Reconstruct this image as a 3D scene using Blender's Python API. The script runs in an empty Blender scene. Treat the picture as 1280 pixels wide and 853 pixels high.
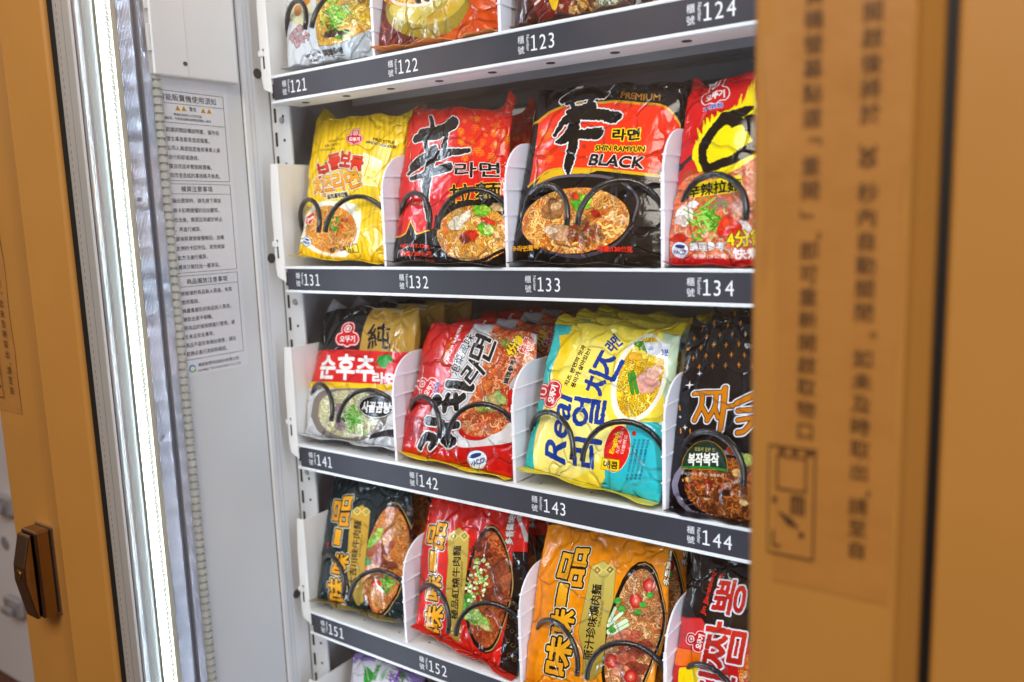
import bpy, bmesh, math, random
import numpy as np
from mathutils import Vector, Matrix

# ------------------------------------------------------------------ camera, world, exposure
S = bpy.context.scene
COL = S.collection
OFF = Vector((0.0, -0.6, 1.25))          # eye point; every design coordinate below is measured from it
EX = Vector((.8256, .5635, -.0326)); EY = Vector((.0559, -.139, -.9887))
EX.normalize(); EY = (EY - EX * EY.dot(EX)).normalized(); EF = EX.cross(EY).normalized()
cd = bpy.data.cameras.new('camera'); cam = bpy.data.objects.new('camera', cd); COL.objects.link(cam)
M3 = Matrix((EX, -EY, -EF)).transposed()
cam.matrix_world = Matrix.Translation(OFF) @ M3.to_4x4()
cd.lens = 36 * 1010 / 1280; cd.sensor_width = 36; cd.clip_start = .01; cd.clip_end = 200
cd.dof.use_dof = True; cd.dof.focus_distance = .74; cd.dof.aperture_fstop = 3.9
S.camera = cam

def ray(u, v):
    a, b = u - 640, v - 426.5
    return EX * a + EY * b + EF * 1010
def P(u, v, y):                            # the point of the plane y = const seen at a place of the photo
    d = ray(u, v); return d * (y / d.y)

wd = bpy.data.worlds.new('World'); S.world = wd; wd.use_nodes = True
nt = wd.node_tree; bg = nt.nodes['Background']
tc = nt.nodes.new('ShaderNodeTexCoord')
nz = nt.nodes.new('ShaderNodeTexNoise'); nz.inputs['Scale'].default_value = 5.5; nz.inputs['Detail'].default_value = 3
rp = nt.nodes.new('ShaderNodeValToRGB')
rp.color_ramp.elements[0].position = .38; rp.color_ramp.elements[0].color = (.085, .06, .045, 1)
rp.color_ramp.elements[1].position = .72; rp.color_ramp.elements[1].color = (.42, .27, .17, 1)
nt.links.new(tc.outputs['Generated'], nz.inputs['Vector']); nt.links.new(nz.outputs['Fac'], rp.inputs['Fac'])
sx_ = nt.nodes.new('ShaderNodeSeparateXYZ'); mr_ = nt.nodes.new('ShaderNodeMapRange'); nt.links.new(tc.outputs['Generated'], sx_.inputs[0]); nt.links.new(sx_.outputs['Z'], mr_.inputs['Value'])
mr_.inputs['From Min'].default_value = -.15; mr_.inputs['From Max'].default_value = .3; mr_.inputs['To Min'].default_value = .5; mr_.inputs['To Max'].default_value = 2.1   # brighter towards the shop's lamps
nt.links.new(rp.outputs['Color'], bg.inputs['Color']); nt.links.new(mr_.outputs['Result'], bg.inputs['Strength'])
def area(name, loc, target, size, energy, color):
    l = bpy.data.lights.new(name, 'AREA'); l.shape = 'RECTANGLE'; l.size, l.size_y = size; l.energy = energy; l.color = color
    o = bpy.data.objects.new(name, l); COL.objects.link(o); o.location = Vector(loc) + OFF
    o.rotation_euler = (Vector(target) - Vector(loc)).to_track_quat('-Z', 'Y').to_euler(); return o
area('shop_ceiling_lamp', (.1, -1.1, 1.4), (-.65, .4, -.1), (1.4, .9), 52, (1, .93, .84))
LED = 53.0                                 # strength of the machine's own light bars
S.view_settings.view_transform = 'Standard'; S.view_settings.look = 'None'
S.view_settings.exposure = 0.0; S.view_settings.gamma = 1

# ------------------------------------------------------------------ materials
def lin(h):
    h = h.lstrip('#'); c = [int(h[i:i + 2], 16) / 255 for i in (0, 2, 4)]
    return tuple(x / 12.92 if x <= .04045 else ((x + .055) / 1.055) ** 2.4 for x in c)
MATS = {}
def mat(name, col, rough=.5, metal=0, var=.06, scale=30, bump=0, bscale=200, emit=0, coat=0, stretch=None, spec=.5):
    if name in MATS: return MATS[name]
    m = bpy.data.materials.new(name); m.use_nodes = True; MATS[name] = m
    n, L = m.node_tree.nodes, m.node_tree.links; b = n['Principled BSDF']
    c = lin(col) if isinstance(col, str) else col
    t = n.new('ShaderNodeTexCoord'); mp = n.new('ShaderNodeMapping'); L.new(t.outputs['Object'], mp.inputs['Vector'])
    if stretch: mp.inputs['Scale'].default_value = stretch
    z = n.new('ShaderNodeTexNoise'); z.inputs['Scale'].default_value = scale; z.inputs['Detail'].default_value = 5
    L.new(mp.outputs['Vector'], z.inputs['Vector'])
    r = n.new('ShaderNodeValToRGB')
    r.color_ramp.elements[0].position = .3; r.color_ramp.elements[1].position = .7
    r.color_ramp.elements[0].color = tuple(x * (1 - var) for x in c) + (1,); r.color_ramp.elements[1].color = tuple(min(1, x * (1 + var)) for x in c) + (1,)
    L.new(z.outputs['Fac'], r.inputs['Fac']); L.new(r.outputs['Color'], b.inputs['Base Color'])
    mr = n.new('ShaderNodeMapRange'); mr.inputs['To Min'].default_value = max(0, rough - .06); mr.inputs['To Max'].default_value = min(1, rough + .06)
    L.new(z.outputs['Fac'], mr.inputs['Value']); L.new(mr.outputs['Result'], b.inputs['Roughness'])
    b.inputs['Metallic'].default_value = metal; b.inputs['Coat Weight'].default_value = coat; b.inputs['Specular IOR Level'].default_value = spec
    if bump:
        z2 = n.new('ShaderNodeTexNoise'); z2.inputs['Scale'].default_value = bscale; z2.inputs['Detail'].default_value = 3
        L.new(mp.outputs['Vector'], z2.inputs['Vector'])
        bp = n.new('ShaderNodeBump'); bp.inputs['Strength'].default_value = bump; bp.inputs['Distance'].default_value = .002
        L.new(z2.outputs['Fac'], bp.inputs['Height']); L.new(bp.outputs['Normal'], b.inputs['Normal'])
    if emit:
        b.inputs['Emission Color'].default_value = c + (1,); b.inputs['Emission Strength'].default_value = emit
    return m

# ------------------------------------------------------------------ mesh building
class MB:
    def __init__(s): s.v, s.f = [], []
    def add(s, v, f):
        k = len(s.v); s.v += [Vector(p) for p in v]; s.f += [tuple(i + k for i in q) for q in f]; return s
    def box(s, a, b):
        x0, x1 = sorted((a[0], b[0])); y0, y1 = sorted((a[1], b[1])); z0, z1 = sorted((a[2], b[2]))
        return s.add([(x, y, z) for z in (z0, z1) for y in (y0, y1) for x in (x0, x1)],
                     [(0, 2, 3, 1), (4, 5, 7, 6), (0, 1, 5, 4), (2, 6, 7, 3), (0, 4, 6, 2), (1, 3, 7, 5)])
    def prism(s, pts, w, cap=True):        # closed outline, swept along w
        n = len(pts); w = Vector(w); a = [Vector(p) for p in pts]
        f = [(i, (i + 1) % n, (i + 1) % n + n, i + n) for i in range(n)]
        if cap: f += [tuple(range(n))[::-1], tuple(range(n, 2 * n))]
        return s.add(a + [p + w for p in a], f)
    def column(s, xy, z0, z1, cap=True):             # plan outline pulled upright
        return s.prism([(x, y, z0) for x, y in xy], (0, 0, z1 - z0), cap)
    def tube(s, pts, r, n=10, cap=True):
        pts = [Vector(p) for p in pts]; k = len(pts); V = []; F = []
        t0 = (pts[1] - pts[0]).normalized(); nrm = t0.orthogonal().normalized()
        for i, p in enumerate(pts):
            t = (pts[min(i + 1, k - 1)] - pts[max(i - 1, 0)]).normalized()
            nrm = (nrm - t * nrm.dot(t)).normalized(); bn = t.cross(nrm); rr = r[i] if hasattr(r, '__len__') else r
            V += [p + (nrm * math.cos(a) + bn * math.sin(a)) * rr for a in [2 * math.pi * j / n for j in range(n)]]
        for i in range(k - 1):
            F += [(i * n + j, i * n + (j + 1) % n, (i + 1) * n + (j + 1) % n, (i + 1) * n + j) for j in range(n)]
        if cap: F += [tuple(range(n))[::-1], tuple(range((k - 1) * n, k * n))]
        return s.add(V, F)
    def disc(s, c, r, ax, h, n=20):        # short cylinder from c along ax
        ax = Vector(ax).normalized(); c = Vector(c); return s.tube([c, c + ax * h], r, n)
    def build(s, name, m, parent=None, bevel=0, smooth=False, uv=None):
        me = bpy.data.meshes.new(name); L = base(parent)
        me.from_pydata([tuple(p + OFF - L) for p in s.v], [], s.f); me.update()
        bm = bmesh.new(); bm.from_mesh(me); bmesh.ops.recalc_face_normals(bm, faces=bm.faces); bm.to_mesh(me); bm.free()
        me.materials.append(m)
        if smooth: me.shade_smooth()
        o = bpy.data.objects.new(name, me); COL.objects.link(o)
        if parent is not None: o.parent = parent
        if bevel:
            q = o.modifiers.new('bevel', 'BEVEL'); q.width = bevel; q.segments = 2; q.limit_method = 'ANGLE'; q.angle_limit = .6
        return o
def base(o):
    L = Vector((0, 0, 0))
    while o is not None: L += o.location; o = o.parent
    return L
def tag(o, label=None, cat=None, group=None, kind=None):
    for k, v in (('label', label), ('category', cat), ('group', group), ('kind', kind)):
        if v: o[k] = v
    return o
def thing(name, loc, label, cat, group=None):
    o = bpy.data.objects.new(name, None); o.empty_display_size = .05; COL.objects.link(o); o.location = Vector(loc) + OFF
    return tag(o, label, cat, group)
def repeat(name, mb, m, parent, offs, **k):   # one mesh, shared by a row of like parts
    o = mb.build(name, m, parent, **k); o.location = offs[0]
    for q in offs[1:]:
        c = o.copy(); COL.objects.link(c); c.location = q
def copy_tree(o, parent=None):
    c = o.copy(); COL.objects.link(c); c.parent = parent
    for ch in list(o.children): copy_tree(ch, c)
    return c

# ------------------------------------------------------------------ glyph outlines from the built-in font
_fc = bpy.data.curves.new('glyphs', 'FONT'); _fc.resolution_u = 4; _fo = bpy.data.objects.new('glyphs', _fc); COL.objects.link(_fo)
_dg = bpy.context.evaluated_depsgraph_get(); _gc = {}
def glyph(t):
    if t not in _gc:
        _fc.body = t; _dg.update(); e = _fo.evaluated_get(_dg); m = e.to_mesh(); m.calc_loop_triangles()
        v = np.array([x.co[:2] for x in m.vertices]).reshape(-1, 2); f = np.array([x.vertices[:] for x in m.loop_triangles], int).reshape(-1, 3)
        e.to_mesh_clear(); _gc[t] = (v, f)
    return _gc[t]
def put_text(mb, t, o, ex, ey, size, align='l', sx=1.0):
    """flat lettering: lower-left (or centre) at o, running along ex with its top towards ey"""
    v, f = glyph(t)
    if not len(v): return
    o, ex, ey = Vector(o), Vector(ex), Vector(ey)
    x0 = v[:, 0].min(); x1 = v[:, 0].max(); c = (x0 + x1) / 2 if align == 'c' else x0; cy = .38 if align == 'c' else 0
    mb.add([o + ex * ((p[0] - c) * size * sx) + ey * ((p[1] - cy) * size) for p in v], [tuple(int(i) for i in q) for q in f])
# ------------------------------------------------------------------ the machine (plan: x to the right, y into the machine, z up)
YF, XL, XR = .38, -.7425, -.123            # front plane, edges of the window
ZB, ZT = -1.15, .72
M_or = mat('ochre_enamel', '#b07f3e', .42, 0, .03, 12, .10, 900, spec=.4)
M_wh = mat('white_sheet_metal', '#d3d6da', .45, 0, .03, 9, .05, 300)
M_wh2 = mat('white_powder_coat', '#e0e1e4', .4, 0, .03, 14, .05, 400)
M_al = mat('brushed_aluminium', '#c9cad0', .3, .85, .10, 60, .18, 300, stretch=(1, 1, .01))
M_al = mat('fluted_jamb', '#aaacb6', .10, .62, .04, 60)
M_alu2 = mat('dull_aluminium', '#9a9ba2', .45, .55, .06, 60, .1, 300, stretch=(1, 1, .01))
M_bk = mat('black_rubber', '#0b0a0a', .6)
M_sp = mat('spacer_grey', '#b4b5ba', .5, 0, .05, 40, .08, 500, stretch=(1, 1, .05))
M_in = mat('cabinet_lining', '#bfbfc3', .55, 0, .05, 8)
M_hole = mat('hole_shadow', '#1b1b1d', .8)
LEDC = (.79, .95, 1.15)
M_led = mat('led_line', LEDC, .4, emit=LED, var=0)
M_cov = mat('milky_cover', '#cfd5d0', .3, 0, .05, 20, coat=.2, emit=.12)
M_bei = mat('beige_plastic', '#b9b49f', .5)
M_chr = mat('polished_reflector', '#e4e7e8', .24, .6, .02, 20, .5, 26, stretch=(1, 1, 1.6))
M_brz = mat('dark_chrome', '#9c8674', .10, 1.0, .08, 60)
M_brz2 = mat('pale_chrome', '#cbb9a0', .16, .95, .1, 60)

vm = thing('vending_machine', (-.43, .7, ZB), 'ochre noodle vending machine with a lit white interior behind its glass window', 'vending machine')
# left stile: a swelling flat front, a ridge, then the leaning return next to the glass
lx = [(-.925, .40), (-.925, .383), (-.922, .380)] + [(-.92 + t * .116, .380 - .009 * max(0, (t - .62) / .38) ** 1.6) for t in [i / 12 for i in range(13)]] + \
     [(-.801, .3715), (-.7445, .3785), (XL, .381), (XL, .40)]
MB().column(lx, ZB, ZT).build('door_stile', M_or, vm, .0012)
rx = [(XR, .40), (XR, .3815), (XR + .002, .379), (XR + .010, .3785), (XR + .013, .380), (-.060, .380), (-.056, .3795), (-.0515, .3745), (-.0505, .3765), (-.0458, .383), (-.0458, .40)]
MB().column(rx, ZB, ZT).build('door_stile', M_or, vm, .0008)
MB().box((-.0458, .388, ZB), (-.0410, .42, ZT)).build('rubber_seal', M_bk, vm)
MB().column([(-.0410, .42), (-.0410, .3815), (-.0396, .380), (.30, .380), (.30, .42)], ZB, ZT).build('front_panel', M_or, vm, .001)
MB().box((XL - .02, .3835, ZB), (XL + .0020, .3990, ZT)).build('rubber_seal', M_bk, vm)
# double glazing and its spacer bar
g = MB().box((XL - .012, .3850, ZB), (XR + .012, .3862, ZT))
mg = bpy.data.materials.new('window_glass'); mg.use_nodes = True; n = mg.node_tree.nodes; L = mg.node_tree.links
for q in list(n): n.remove(q)
out = n.new('ShaderNodeOutputMaterial'); mx = n.new('ShaderNodeMixShader'); tr = n.new('ShaderNodeBsdfTransparent'); gl = n.new('ShaderNodeBsdfGlossy')
fr = n.new('ShaderNodeFresnel'); geo = n.new('ShaderNodeNewGeometry'); io = n.new('ShaderNodeMapRange'); io.inputs['To Min'].default_value = 1.5; io.inputs['To Max'].default_value = 1 / 1.5; L.new(geo.outputs['Backfacing'], io.inputs['Value']); L.new(io.outputs['Result'], fr.inputs['IOR']); gl.inputs['Roughness'].default_value = 0.03
tr.inputs['Color'].default_value = (.985, .99, .985, 1)
L.new(fr.outputs['Fac'], mx.inputs['Fac']); L.new(tr.outputs['BSDF'], mx.inputs[1]); L.new(gl.outputs['BSDF'], mx.inputs[2]); L.new(mx.outputs['Shader'], out.inputs['Surface'])
g.build('window_pane', mg, vm)
sp = MB().box((XL + .0020, .3872, ZB), (-.7155, .3892, ZT)).build('glass_spacer', M_sp, vm)
d = MB(); z = ZB + .1
while z < ZT - .05:
    d.box((-.7354, .38705, z), (-.7349, .3874, z + .0030)); z += .0062
d.build('perforation', mat('perforation_grey', '#4c4c50', .7), sp)
MB().box((-.7262, .3870, ZB), (-.7257, .3874, ZT)).build('seam', M_alu2, sp)
MB().box((-.7155, .3872, ZB), (-.7142, .3892, ZT)).build('edge_trim', M_wh2, sp)

def light_bar(sx, x0):
    """jamb lamp: reflector, milky cover, bright line, beige clip; sx mirrors it for the other jamb"""
    X = lambda x: x0 + sx * x
    root = MB().column([(X(-.02), .399), (X(-.004), .399), (X(-.004), .4462), (X(-.02), .4462)], ZB, ZT).build('light_bar', M_alu2, vm)
    arc = [(X(a), b) for a, b in ((.0012, .4025), (.0046, .4030), (.0050, .4038), (.0049, .4046), (.0045, .4056), (.0039, .4066), (.00315, .4076), (.0023, .4087), (.0013, .4100), (.0002, .4115), (0, .4143))]
    MB().column(arc + [(X(-.0045), .4143), (X(-.0045), .4025)], ZB, ZT).build('reflector', M_chr, root, smooth=False)
    arc = [(X(-.0035 + .0030 * math.sin(math.pi * i / 8) ** .5), .4150 + .0112 * i / 8) for i in range(9)]
    MB().column(arc + [(X(-.0038), .4262), (X(-.0038), .4150)], ZB, ZT).build('cover', M_cov, root)
    MB().column([(X(-.0042), .4266), (X(.0009), .4267), (X(-.0046), .4357), (X(-.0046), .4358)], ZB, ZT).build('glow_blocker', M_bei, root)  # unseen opaque backing, added to keep the strip's rear glow off the cover
    if sx < 0: repeat('light_cell', MB().add([(X(.0012), .4268, 0), (X(-.0042), .4355, 0), (X(-.0042), .4355, .0095), (X(.0012), .4268, .0095)], [(0, 1, 2, 3)]), mat('led_cell', LEDC, .4, emit=LED * 3.3, var=0), root, [(0, 0, ZB + .03 + .038 * i) for i in range(48)])
    else: MB().add([(X(.0012), .4268, ZB), (X(-.0042), .4355, ZB), (X(-.0042), .4355, ZT), (X(.0012), .4268, ZT)], [(0, 1, 2, 3)]).build('light_line', M_led, root)
    t = MB(); z = ZB + .05
    while z < ZT - .05:
        t.box((X(-.004), .4360, z), (X(-.0012), .4392, z + .0028)); z += .0052
    t.build('clip_teeth', M_bei, root)
    MB().box((X(-.004), .4398, ZB), (X(.0008), .4456, ZT)).build('edge_strip', M_bei, root, .0008)
light_bar(1, -.742); light_bar(-1, -.1235)
# aluminium jamb between light bar and cabinet
def fluted(y0, y1, x, p=.0015, a=.000085):   # extruded aluminium with fine upright flutes
    k = int((y1 - y0) / p * 10); return [(x - .012, y0)] + [(x + a * math.sin(2 * math.pi * (y1 - y0) * t / k / p), y0 + (y1 - y0) * t / k) for t in range(k + 1)] + [(x - .012, y1)]
jm = MB().column(fluted(.4468, .4640, -.7475), ZB, ZT, False).build('jamb_profile', M_al, vm, smooth=True)
MB().box((-.770, .4640, ZB), (-.7545, .4705, ZT)).build('groove', M_alu2, jm)
MB().column(fluted(.4705, .4800, -.7480), ZB, ZT, False).build('inner_rib', M_al, jm, smooth=True)
for z in (.033, -.205):
    s_ = MB().disc((-.7476, .4545, z), .0024, (1, 0, 0), .0006, 14); s_.build('screw', M_alu2, jm)
    MB().box((-.7470, .4541, z - .0016), (-.7468, .4549, z + .0016)).build('screw_slot', M_hole, jm)
# corrugated hose along the jamb
h = MB(); pts, rr = [], []; z = -1.1
while z < .1515:
    for k, q in ((0, .0030), (.0010, .0031), (.0014, .0054), (.0066, .0054), (.0070, .0031)):
        pts.append((-.7490, .4845, z + k)); rr.append(q)
    z += .0080
h.tube(pts, rr, 14).build('corrugated_hose', mat('hose_plastic', '#b9b9b3', .45, 0, .08, 60), vm)

# cabinet shell
MB().box((-.765, .480, ZB), (-.750, .585, ZT)).build('side_wall', M_wh, vm)
MB().column([(-.765, .5855), (-.7505, .5855), (-.7478, .5872), (-.7478, .5935), (-.7497, .595), (-.7497, .6005), (-.7507, .6015), (-.7507, .6240), (-.765, .6240)], ZB, ZT).build('corner_post', M_wh2, vm, .0006)
MB().box((-.772, .5848, ZB), (-.7496, .5857, ZT)).build('panel_joint', mat('brown_sealant', '#5b4a35', .7), vm)
MB().box((-.790, .624, ZB), (-.752, 1.06, ZT)).build('inner_wall', M_in, vm)
MB().box((-.0895, .40, ZB), (-.074, 1.06, ZT)).build('side_wall', M_wh, vm)
MB().box((-.79, 1.0, ZB), (-.074, 1.02, ZT)).build('back_wall', M_in, vm)
MB().box((-.79, .385, ZT), (.30, 1.06, ZT + .02)).build('roof', M_or, vm)
MB().box((-.79, .42, ZB - .02), (.30, 1.06, ZB)).build('floor_pan', M_or, vm)
MB().box((-.94, .40, ZB - .02), (-.7725, 1.06, ZT + .02)).build('outer_case', M_or, vm)
# slotted upright
up = MB().box((-.7495, .6245, ZB), (-.7205, .6275, ZT)).build('slotted_upright', M_wh, vm, .0004)
zs_ = [(0, 0, -.72 + .0262 * i) for i in range(38)]
repeat('slot', MB().box((-.7452, .6240, 0), (-.7418, .6246, .0155)), M_hole, up, zs_)
repeat('hole', MB().disc((-.7305, .6246, .006), .0017, (0, -1, 0), .0005, 12), M_hole, up, zs_)
repeat('bolt', MB().disc((-.7325, .6246, 0), .0036, (0, -1, 0), .0015, 16), M_alu2, up, [(0, 0, z) for z in (.120, -.0835, -.2865, -.49)])
for z in (-.0405, -.4470, .1628):
    MB().disc((-.7509, .6100, z + .008), .0056, (1, 0, 0), .0006, 24).build('hole_plug', mat('plug_grey', '#4a4748', .6), vm)
# sheet cover at the top of the side wall
cv = MB().prism([(-.7500, .478, .1530), (-.7500, .5755, .1548), (-.7500, .5755, .6), (-.7500, .478, .6)], (.011, 0, 0)).build('cover_plate', M_wh2, vm, .0015)
MB().disc((-.7390, .512, .1665), .0022, (1, 0, 0), .001, 16).build('screw', M_brz, cv)
MB().box((-.7388, .515, .1545), (-.7384, .5153, .6)).build('fold_line', M_wh, cv)
for z in (.1745, .213, .25): MB().box((-.7430, .4745, z), (-.7400, .4785, z + .025)).build('hinge_lug', M_wh2, cv, .0004)
MB().box((-.7495, .5757, .158), (-.7430, .5766, .172)).build('tape', mat('yellow_tape', '#b99a3a', .5), cv)
# lock
lk = MB().box((-.869, .3800, -.386), (-.834, .3768, -.291)).build('lock_handle', M_brz2, vm, .0012)
MB().prism([(-.8665, .3768, -.2925), (-.8370, .3768, -.2925), (-.8370, .3768, -.3845), (-.8665, .3768, -.3845)], (0, -.0150, 0)).build('housing', M_brz, lk, .0022)
MB().prism([(-.8655, .3612, -.2950), (-.8655, .3580, -.2955), (-.8655, .3505, -.3270), (-.8655, .3500, -.3430), (-.8655, .3575, -.3845), (-.8655, .3612, -.3845)], (.0235, 0, 0)).build('lever', M_brz, lk, .0016)
MB().disc((-.8540, .3505, -.3355), .0052, (0, -1, 0), .0012, 20).build('key_cylinder', mat('dark_brass', '#8a6a30', .3, .9), lk, .0005)
MB().box((-.8546, .3490, -.3385), (-.8534, .3495, -.3325)).build('keyhole', M_hole, lk)

# ------------------------------------------------------------------ lettering sheets
M_ink = mat('black_ink', '#15120f', .6)
M_ink2 = mat('worn_black_ink', '#40291a', .6)
M_st = mat('clear_sticker', '#aa783c', .34, 0, .04, 40, .25, 60, coat=.15)
def sticker(dx, label):
    x0, x1, z0, z1 = -.1170 + dx, -.0585 + dx, -.1785, .40
    t = thing('instruction_sticker', (x0, .380, z0), label, 'sticker', 'twin sliding door stickers')
    N, K = 26, 6; rnd = random.Random(5); V, F = [], []
    for i in range(N + 1):
        for j in range(K + 1):
            z = z0 + (z1 - z0) * i / N; e = (j / K)
            w = .00045 + .0006 * (abs(e - .5) * 2) ** 4 * rnd.random() + (.0022 * max(0, math.sin(z * 23 + 1)) if j == 0 else 0)
            V.append((x0 + (x1 - x0) * e + (.0016 * rnd.uniform(-1, 1) if j in (0, K) and 0 < i < N else 0), .380 - w, z))
    F = [(i * (K + 1) + j, i * (K + 1) + j + 1, (i + 1) * (K + 1) + j + 1, (i + 1) * (K + 1) + j) for i in range(N) for j in range(K)]
    MB().add(V, F).build('film', M_st, t, smooth=True)
    tx = MB(); R, U = Vector((1, 0, 0)), Vector((0, 0, 1)); y = .3783
    def colm(s, x, z, p, sz):
        for c in s:
            if c == '|': put_text(tx, '30', (x, y, z), (0, 0, -1), (1, 0, 0), sz * 1.1, 'c')
            elif c in '「」': put_text(tx, c, (x, y, z), (0, 0, -1), (1, 0, 0), sz, 'c')
            elif c in '，。': put_text(tx, c, (x + .004, y, z + .003), R, U, sz, 'c')
            elif c != '_': put_text(tx, c, (x, y, z), R, U, sz, 'c')
            z -= p * {'_': .7, '|': 1.48, '，': .6, '」': 1.0}.get(c, 1)
    colm('開啟後將於_|秒內自動關閉。如未及時取出，請至自', -.0725 + dx, .0823, .01038, .0089)
    colm('動販賣機螢幕點選「重開」，即可重新開啟取物口。', -.0965 + dx, .1145, .01045, .0089)
    ln = lambda a, b, c, d: tx.box((a + dx, y, b), (c + dx, y + .0002, d))
    ln(-.1135, -.1095, -.1129, -.1640); ln(-.0921, -.1095, -.0915, -.1640); ln(-.1135, -.1095, -.0915, -.1101); ln(-.1135, -.1640, -.0915, -.1634)
    ln(-.1095, -.1140, -.0955, -.1146); ln(-.1095, -.1310, -.0955, -.1304); ln(-.1095, -.1140, -.1089, -.1310); ln(-.0961, -.1140, -.0955, -.1310)
    for a, b in ((-.1085, -.1112), (-.1025, -.1112), (-.0965, -.1112)): ln(a, b, a + .003, b - .0014)
    [ln(-.1025 + k * .0018, -.1335, -.1016 + k * .0018, -.1425) for k in range(4)]; ln(-.1025, -.1335, -.0962, -.1342); ln(-.1110, -.1350, -.1094, -.1380); tx.prism([(-.1085 + dx, y, -.1420), (-.1020 + dx, y, -.1450), (-.0985 + dx, y, -.1490), (-.1040 + dx, y, -.1478)], (0, .0002, 0)); ln(-.1110, -.1520, -.1102, -.1600); ln(-.1110, -.1592, -.1070, -.1600); ln(-.0985, -.1510, -.0962, -.1533)
    tx.build('lettering', M_ink2, t)
sticker(0, 'see-through sticker with two blurred columns of black Chinese lettering on the near ochre stile')
sticker(-.8134, 'see-through sticker with black Chinese lettering on the ochre stile above the bronze lock')

nt_ = thing('notice_sheet', (-.7497, .55, -.15), 'white printed notice with black Chinese rules taped on the inner side wall', 'notice')
MB().box((-.7500, .478, -.1490), (-.7497, .5665, .1525)).build('paper', mat('white_paper', '#d9dbe2', .5, 0, .02, 20), nt_)
tx = MB(); ex, ey, X = Vector((0, 1, 0)), Vector((0, 0, 1)), -.7494
def line(t, z, sz, y0=.4815, sx=.92): put_text(tx, t, (X, y0, z), ex, ey, sz, sx=sx)
line('智能販賣機使用須知', .1315, .0072, .4865, 1.03); line('警告', .1225, .0048, .5195)
line('無備存放發生火災的可能', .1165, .0031, .5015, .95); line('嚴禁觸碰等，可能造成產品損壞並傷害人員外', .1125, .0031, .484, .98)
rows = [(.1005, '使用前請詳閱設備說明書，操作前'), (.0915, '可能發生事故異常造成傷害。'), (.0825, '由本公司人員或指定維修專業人員'), (.0735, '請勿自行拆卸或維修。'), (.0645, '嚴禁擅自改造本智能販賣機，'), (.0555, '對擅自改造造成的事故概不負責。'),
        (.0300, '補貨抽出層架時，請先按下貨架'), (.0202, '左右側卡扣再緩慢的拉出層架。'), (.0106, '貨架拉出後，將其拉到處於終止'), (.0010, '狀態，再進行補貨。'), (-.0086, '補完貨後將貨架緩慢推回，並確'), (-.0182, '認左右側的卡扣到位，其他貨架'), (-.0278, '均按此方法進行補貨。'), (-.0374, '每次補貨只能拉出一層貨架。'),
        (-.0645, '請勿將破損的商品裝入貨道，有發'), (-.0735, '生事故的風險。'), (-.0825, '請勿將嚴重變形的商品放入貨道，'), (-.0915, '可能導致出貨不順暢。'), (-.1005, '請按照商品的保質期進行管理，避'), (-.1095, '免發生食品安全事故。'), (-.1185, '符合商品不能在本機台銷售，請在'), (-.1275, '銷售前務必進行測試和確認。')]
for z, t in rows: line(t, z, .0052)
line('補貨注意事項', .0415, .0062, .502, 1); line('商品擺放注意事項', -.0530, .0062, .499, 1)
line('鴻綺智慧科技股份有限公司', -.1405, .0044, .503, .98); line('HOMBO TECHNOLOGY CO.,LTD.', -.1460, .0036, .503, 1.0)
fr = lambda a, b, c, d: tx.box((X, a, b), (X + .00015, c, d))
for a, b in ((.1405, .0520), (.0490, -.0415), (-.0445, -.1320)):
    fr(.5610, a, .5613, b); fr(.480, a, .5613, a - .0003); fr(.480, b, .5613, b + .0003)
fr(.480, .1285, .5613, .1282); fr(.480, .1095, .5613, .1092); fr(.480, .0390, .5613, .0387); fr(.480, -.0555, .5613, -.0558)
tx.build('lettering', M_ink, nt_)
M_wy = mat('warning_yellow', '#d9a512', .5)
for y0 in (.5035, .5105, .533, .540):
    tr_ = MB().prism([(X, y0, .1218), (X, y0 + .0058, .1218), (X, y0 + .0029, .1268)], (.0001, 0, 0)).build('warning_triangle', M_wy, nt_)
    tx = MB(); put_text(tx, '!', (X + .0003, y0 + .0029, .1236), ex, ey, .0038, 'c'); tx.build('exclamation_mark', M_ink, tr_)
for c, a0, a1 in (('#3f8fd0', 20, 200), ('#58b23a', 200, 360)):
    tx = MB(); tx.tube([(X, .4965 + .0034 * math.cos(math.radians(a)), -.1415 + .0034 * math.sin(math.radians(a))) for a in range(a0, a1 + 1, 15)], .0007, 6)
    tx.build('logo', mat('logo_' + ('blue' if a0 < 100 else 'green'), c, .5), nt_)

# ------------------------------------------------------------------ what stands beyond the machine on the left
nb = thing('white_cabinet', (-2.1, .9, -1.25), 'blurred white metal cabinet standing past the left edge of the vending machine', 'cabinet')
MB().box((-2.6, .62, -.82), (-1.25, 1.4, .9)).build('body', mat('grey_white_enamel', '#b9b9c2', .5, 0, .08, 5), nb, .004)
MB().box((-2.6, .60, -1.25), (-1.25, 1.4, -.82)).build('plinth', mat('dark_brown_base', '#4a2c1c', .6, 0, .2, 30), nb)
for u, v in ((11, 630), (24, 757)):
    p = P(u, v, .618); b_ = MB().box((p.x - .03, .618, p.z - .017), (p.x + .024, .604, p.z + .017)).build('latch', M_al, nb, .004)
    MB().box((p.x - .02, .604, p.z - .010), (p.x + .014, .594, p.z + .004)).build('latch_tongue', M_alu2, b_, .003)
p = P(6, 679, .618); MB().disc((p.x, .62, p.z), .012, (0, -1, 0), .003).build('lock_plug', M_alu2, nb)
fl = MB().box((-6, -4, -1.262), (5, 5, -1.25)).build('ground', mat('brown_floor', '#4f3524', .5, 0, .15, 12))
tag(fl, 'brown floor under the machine', None, None, 'structure')
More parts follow.
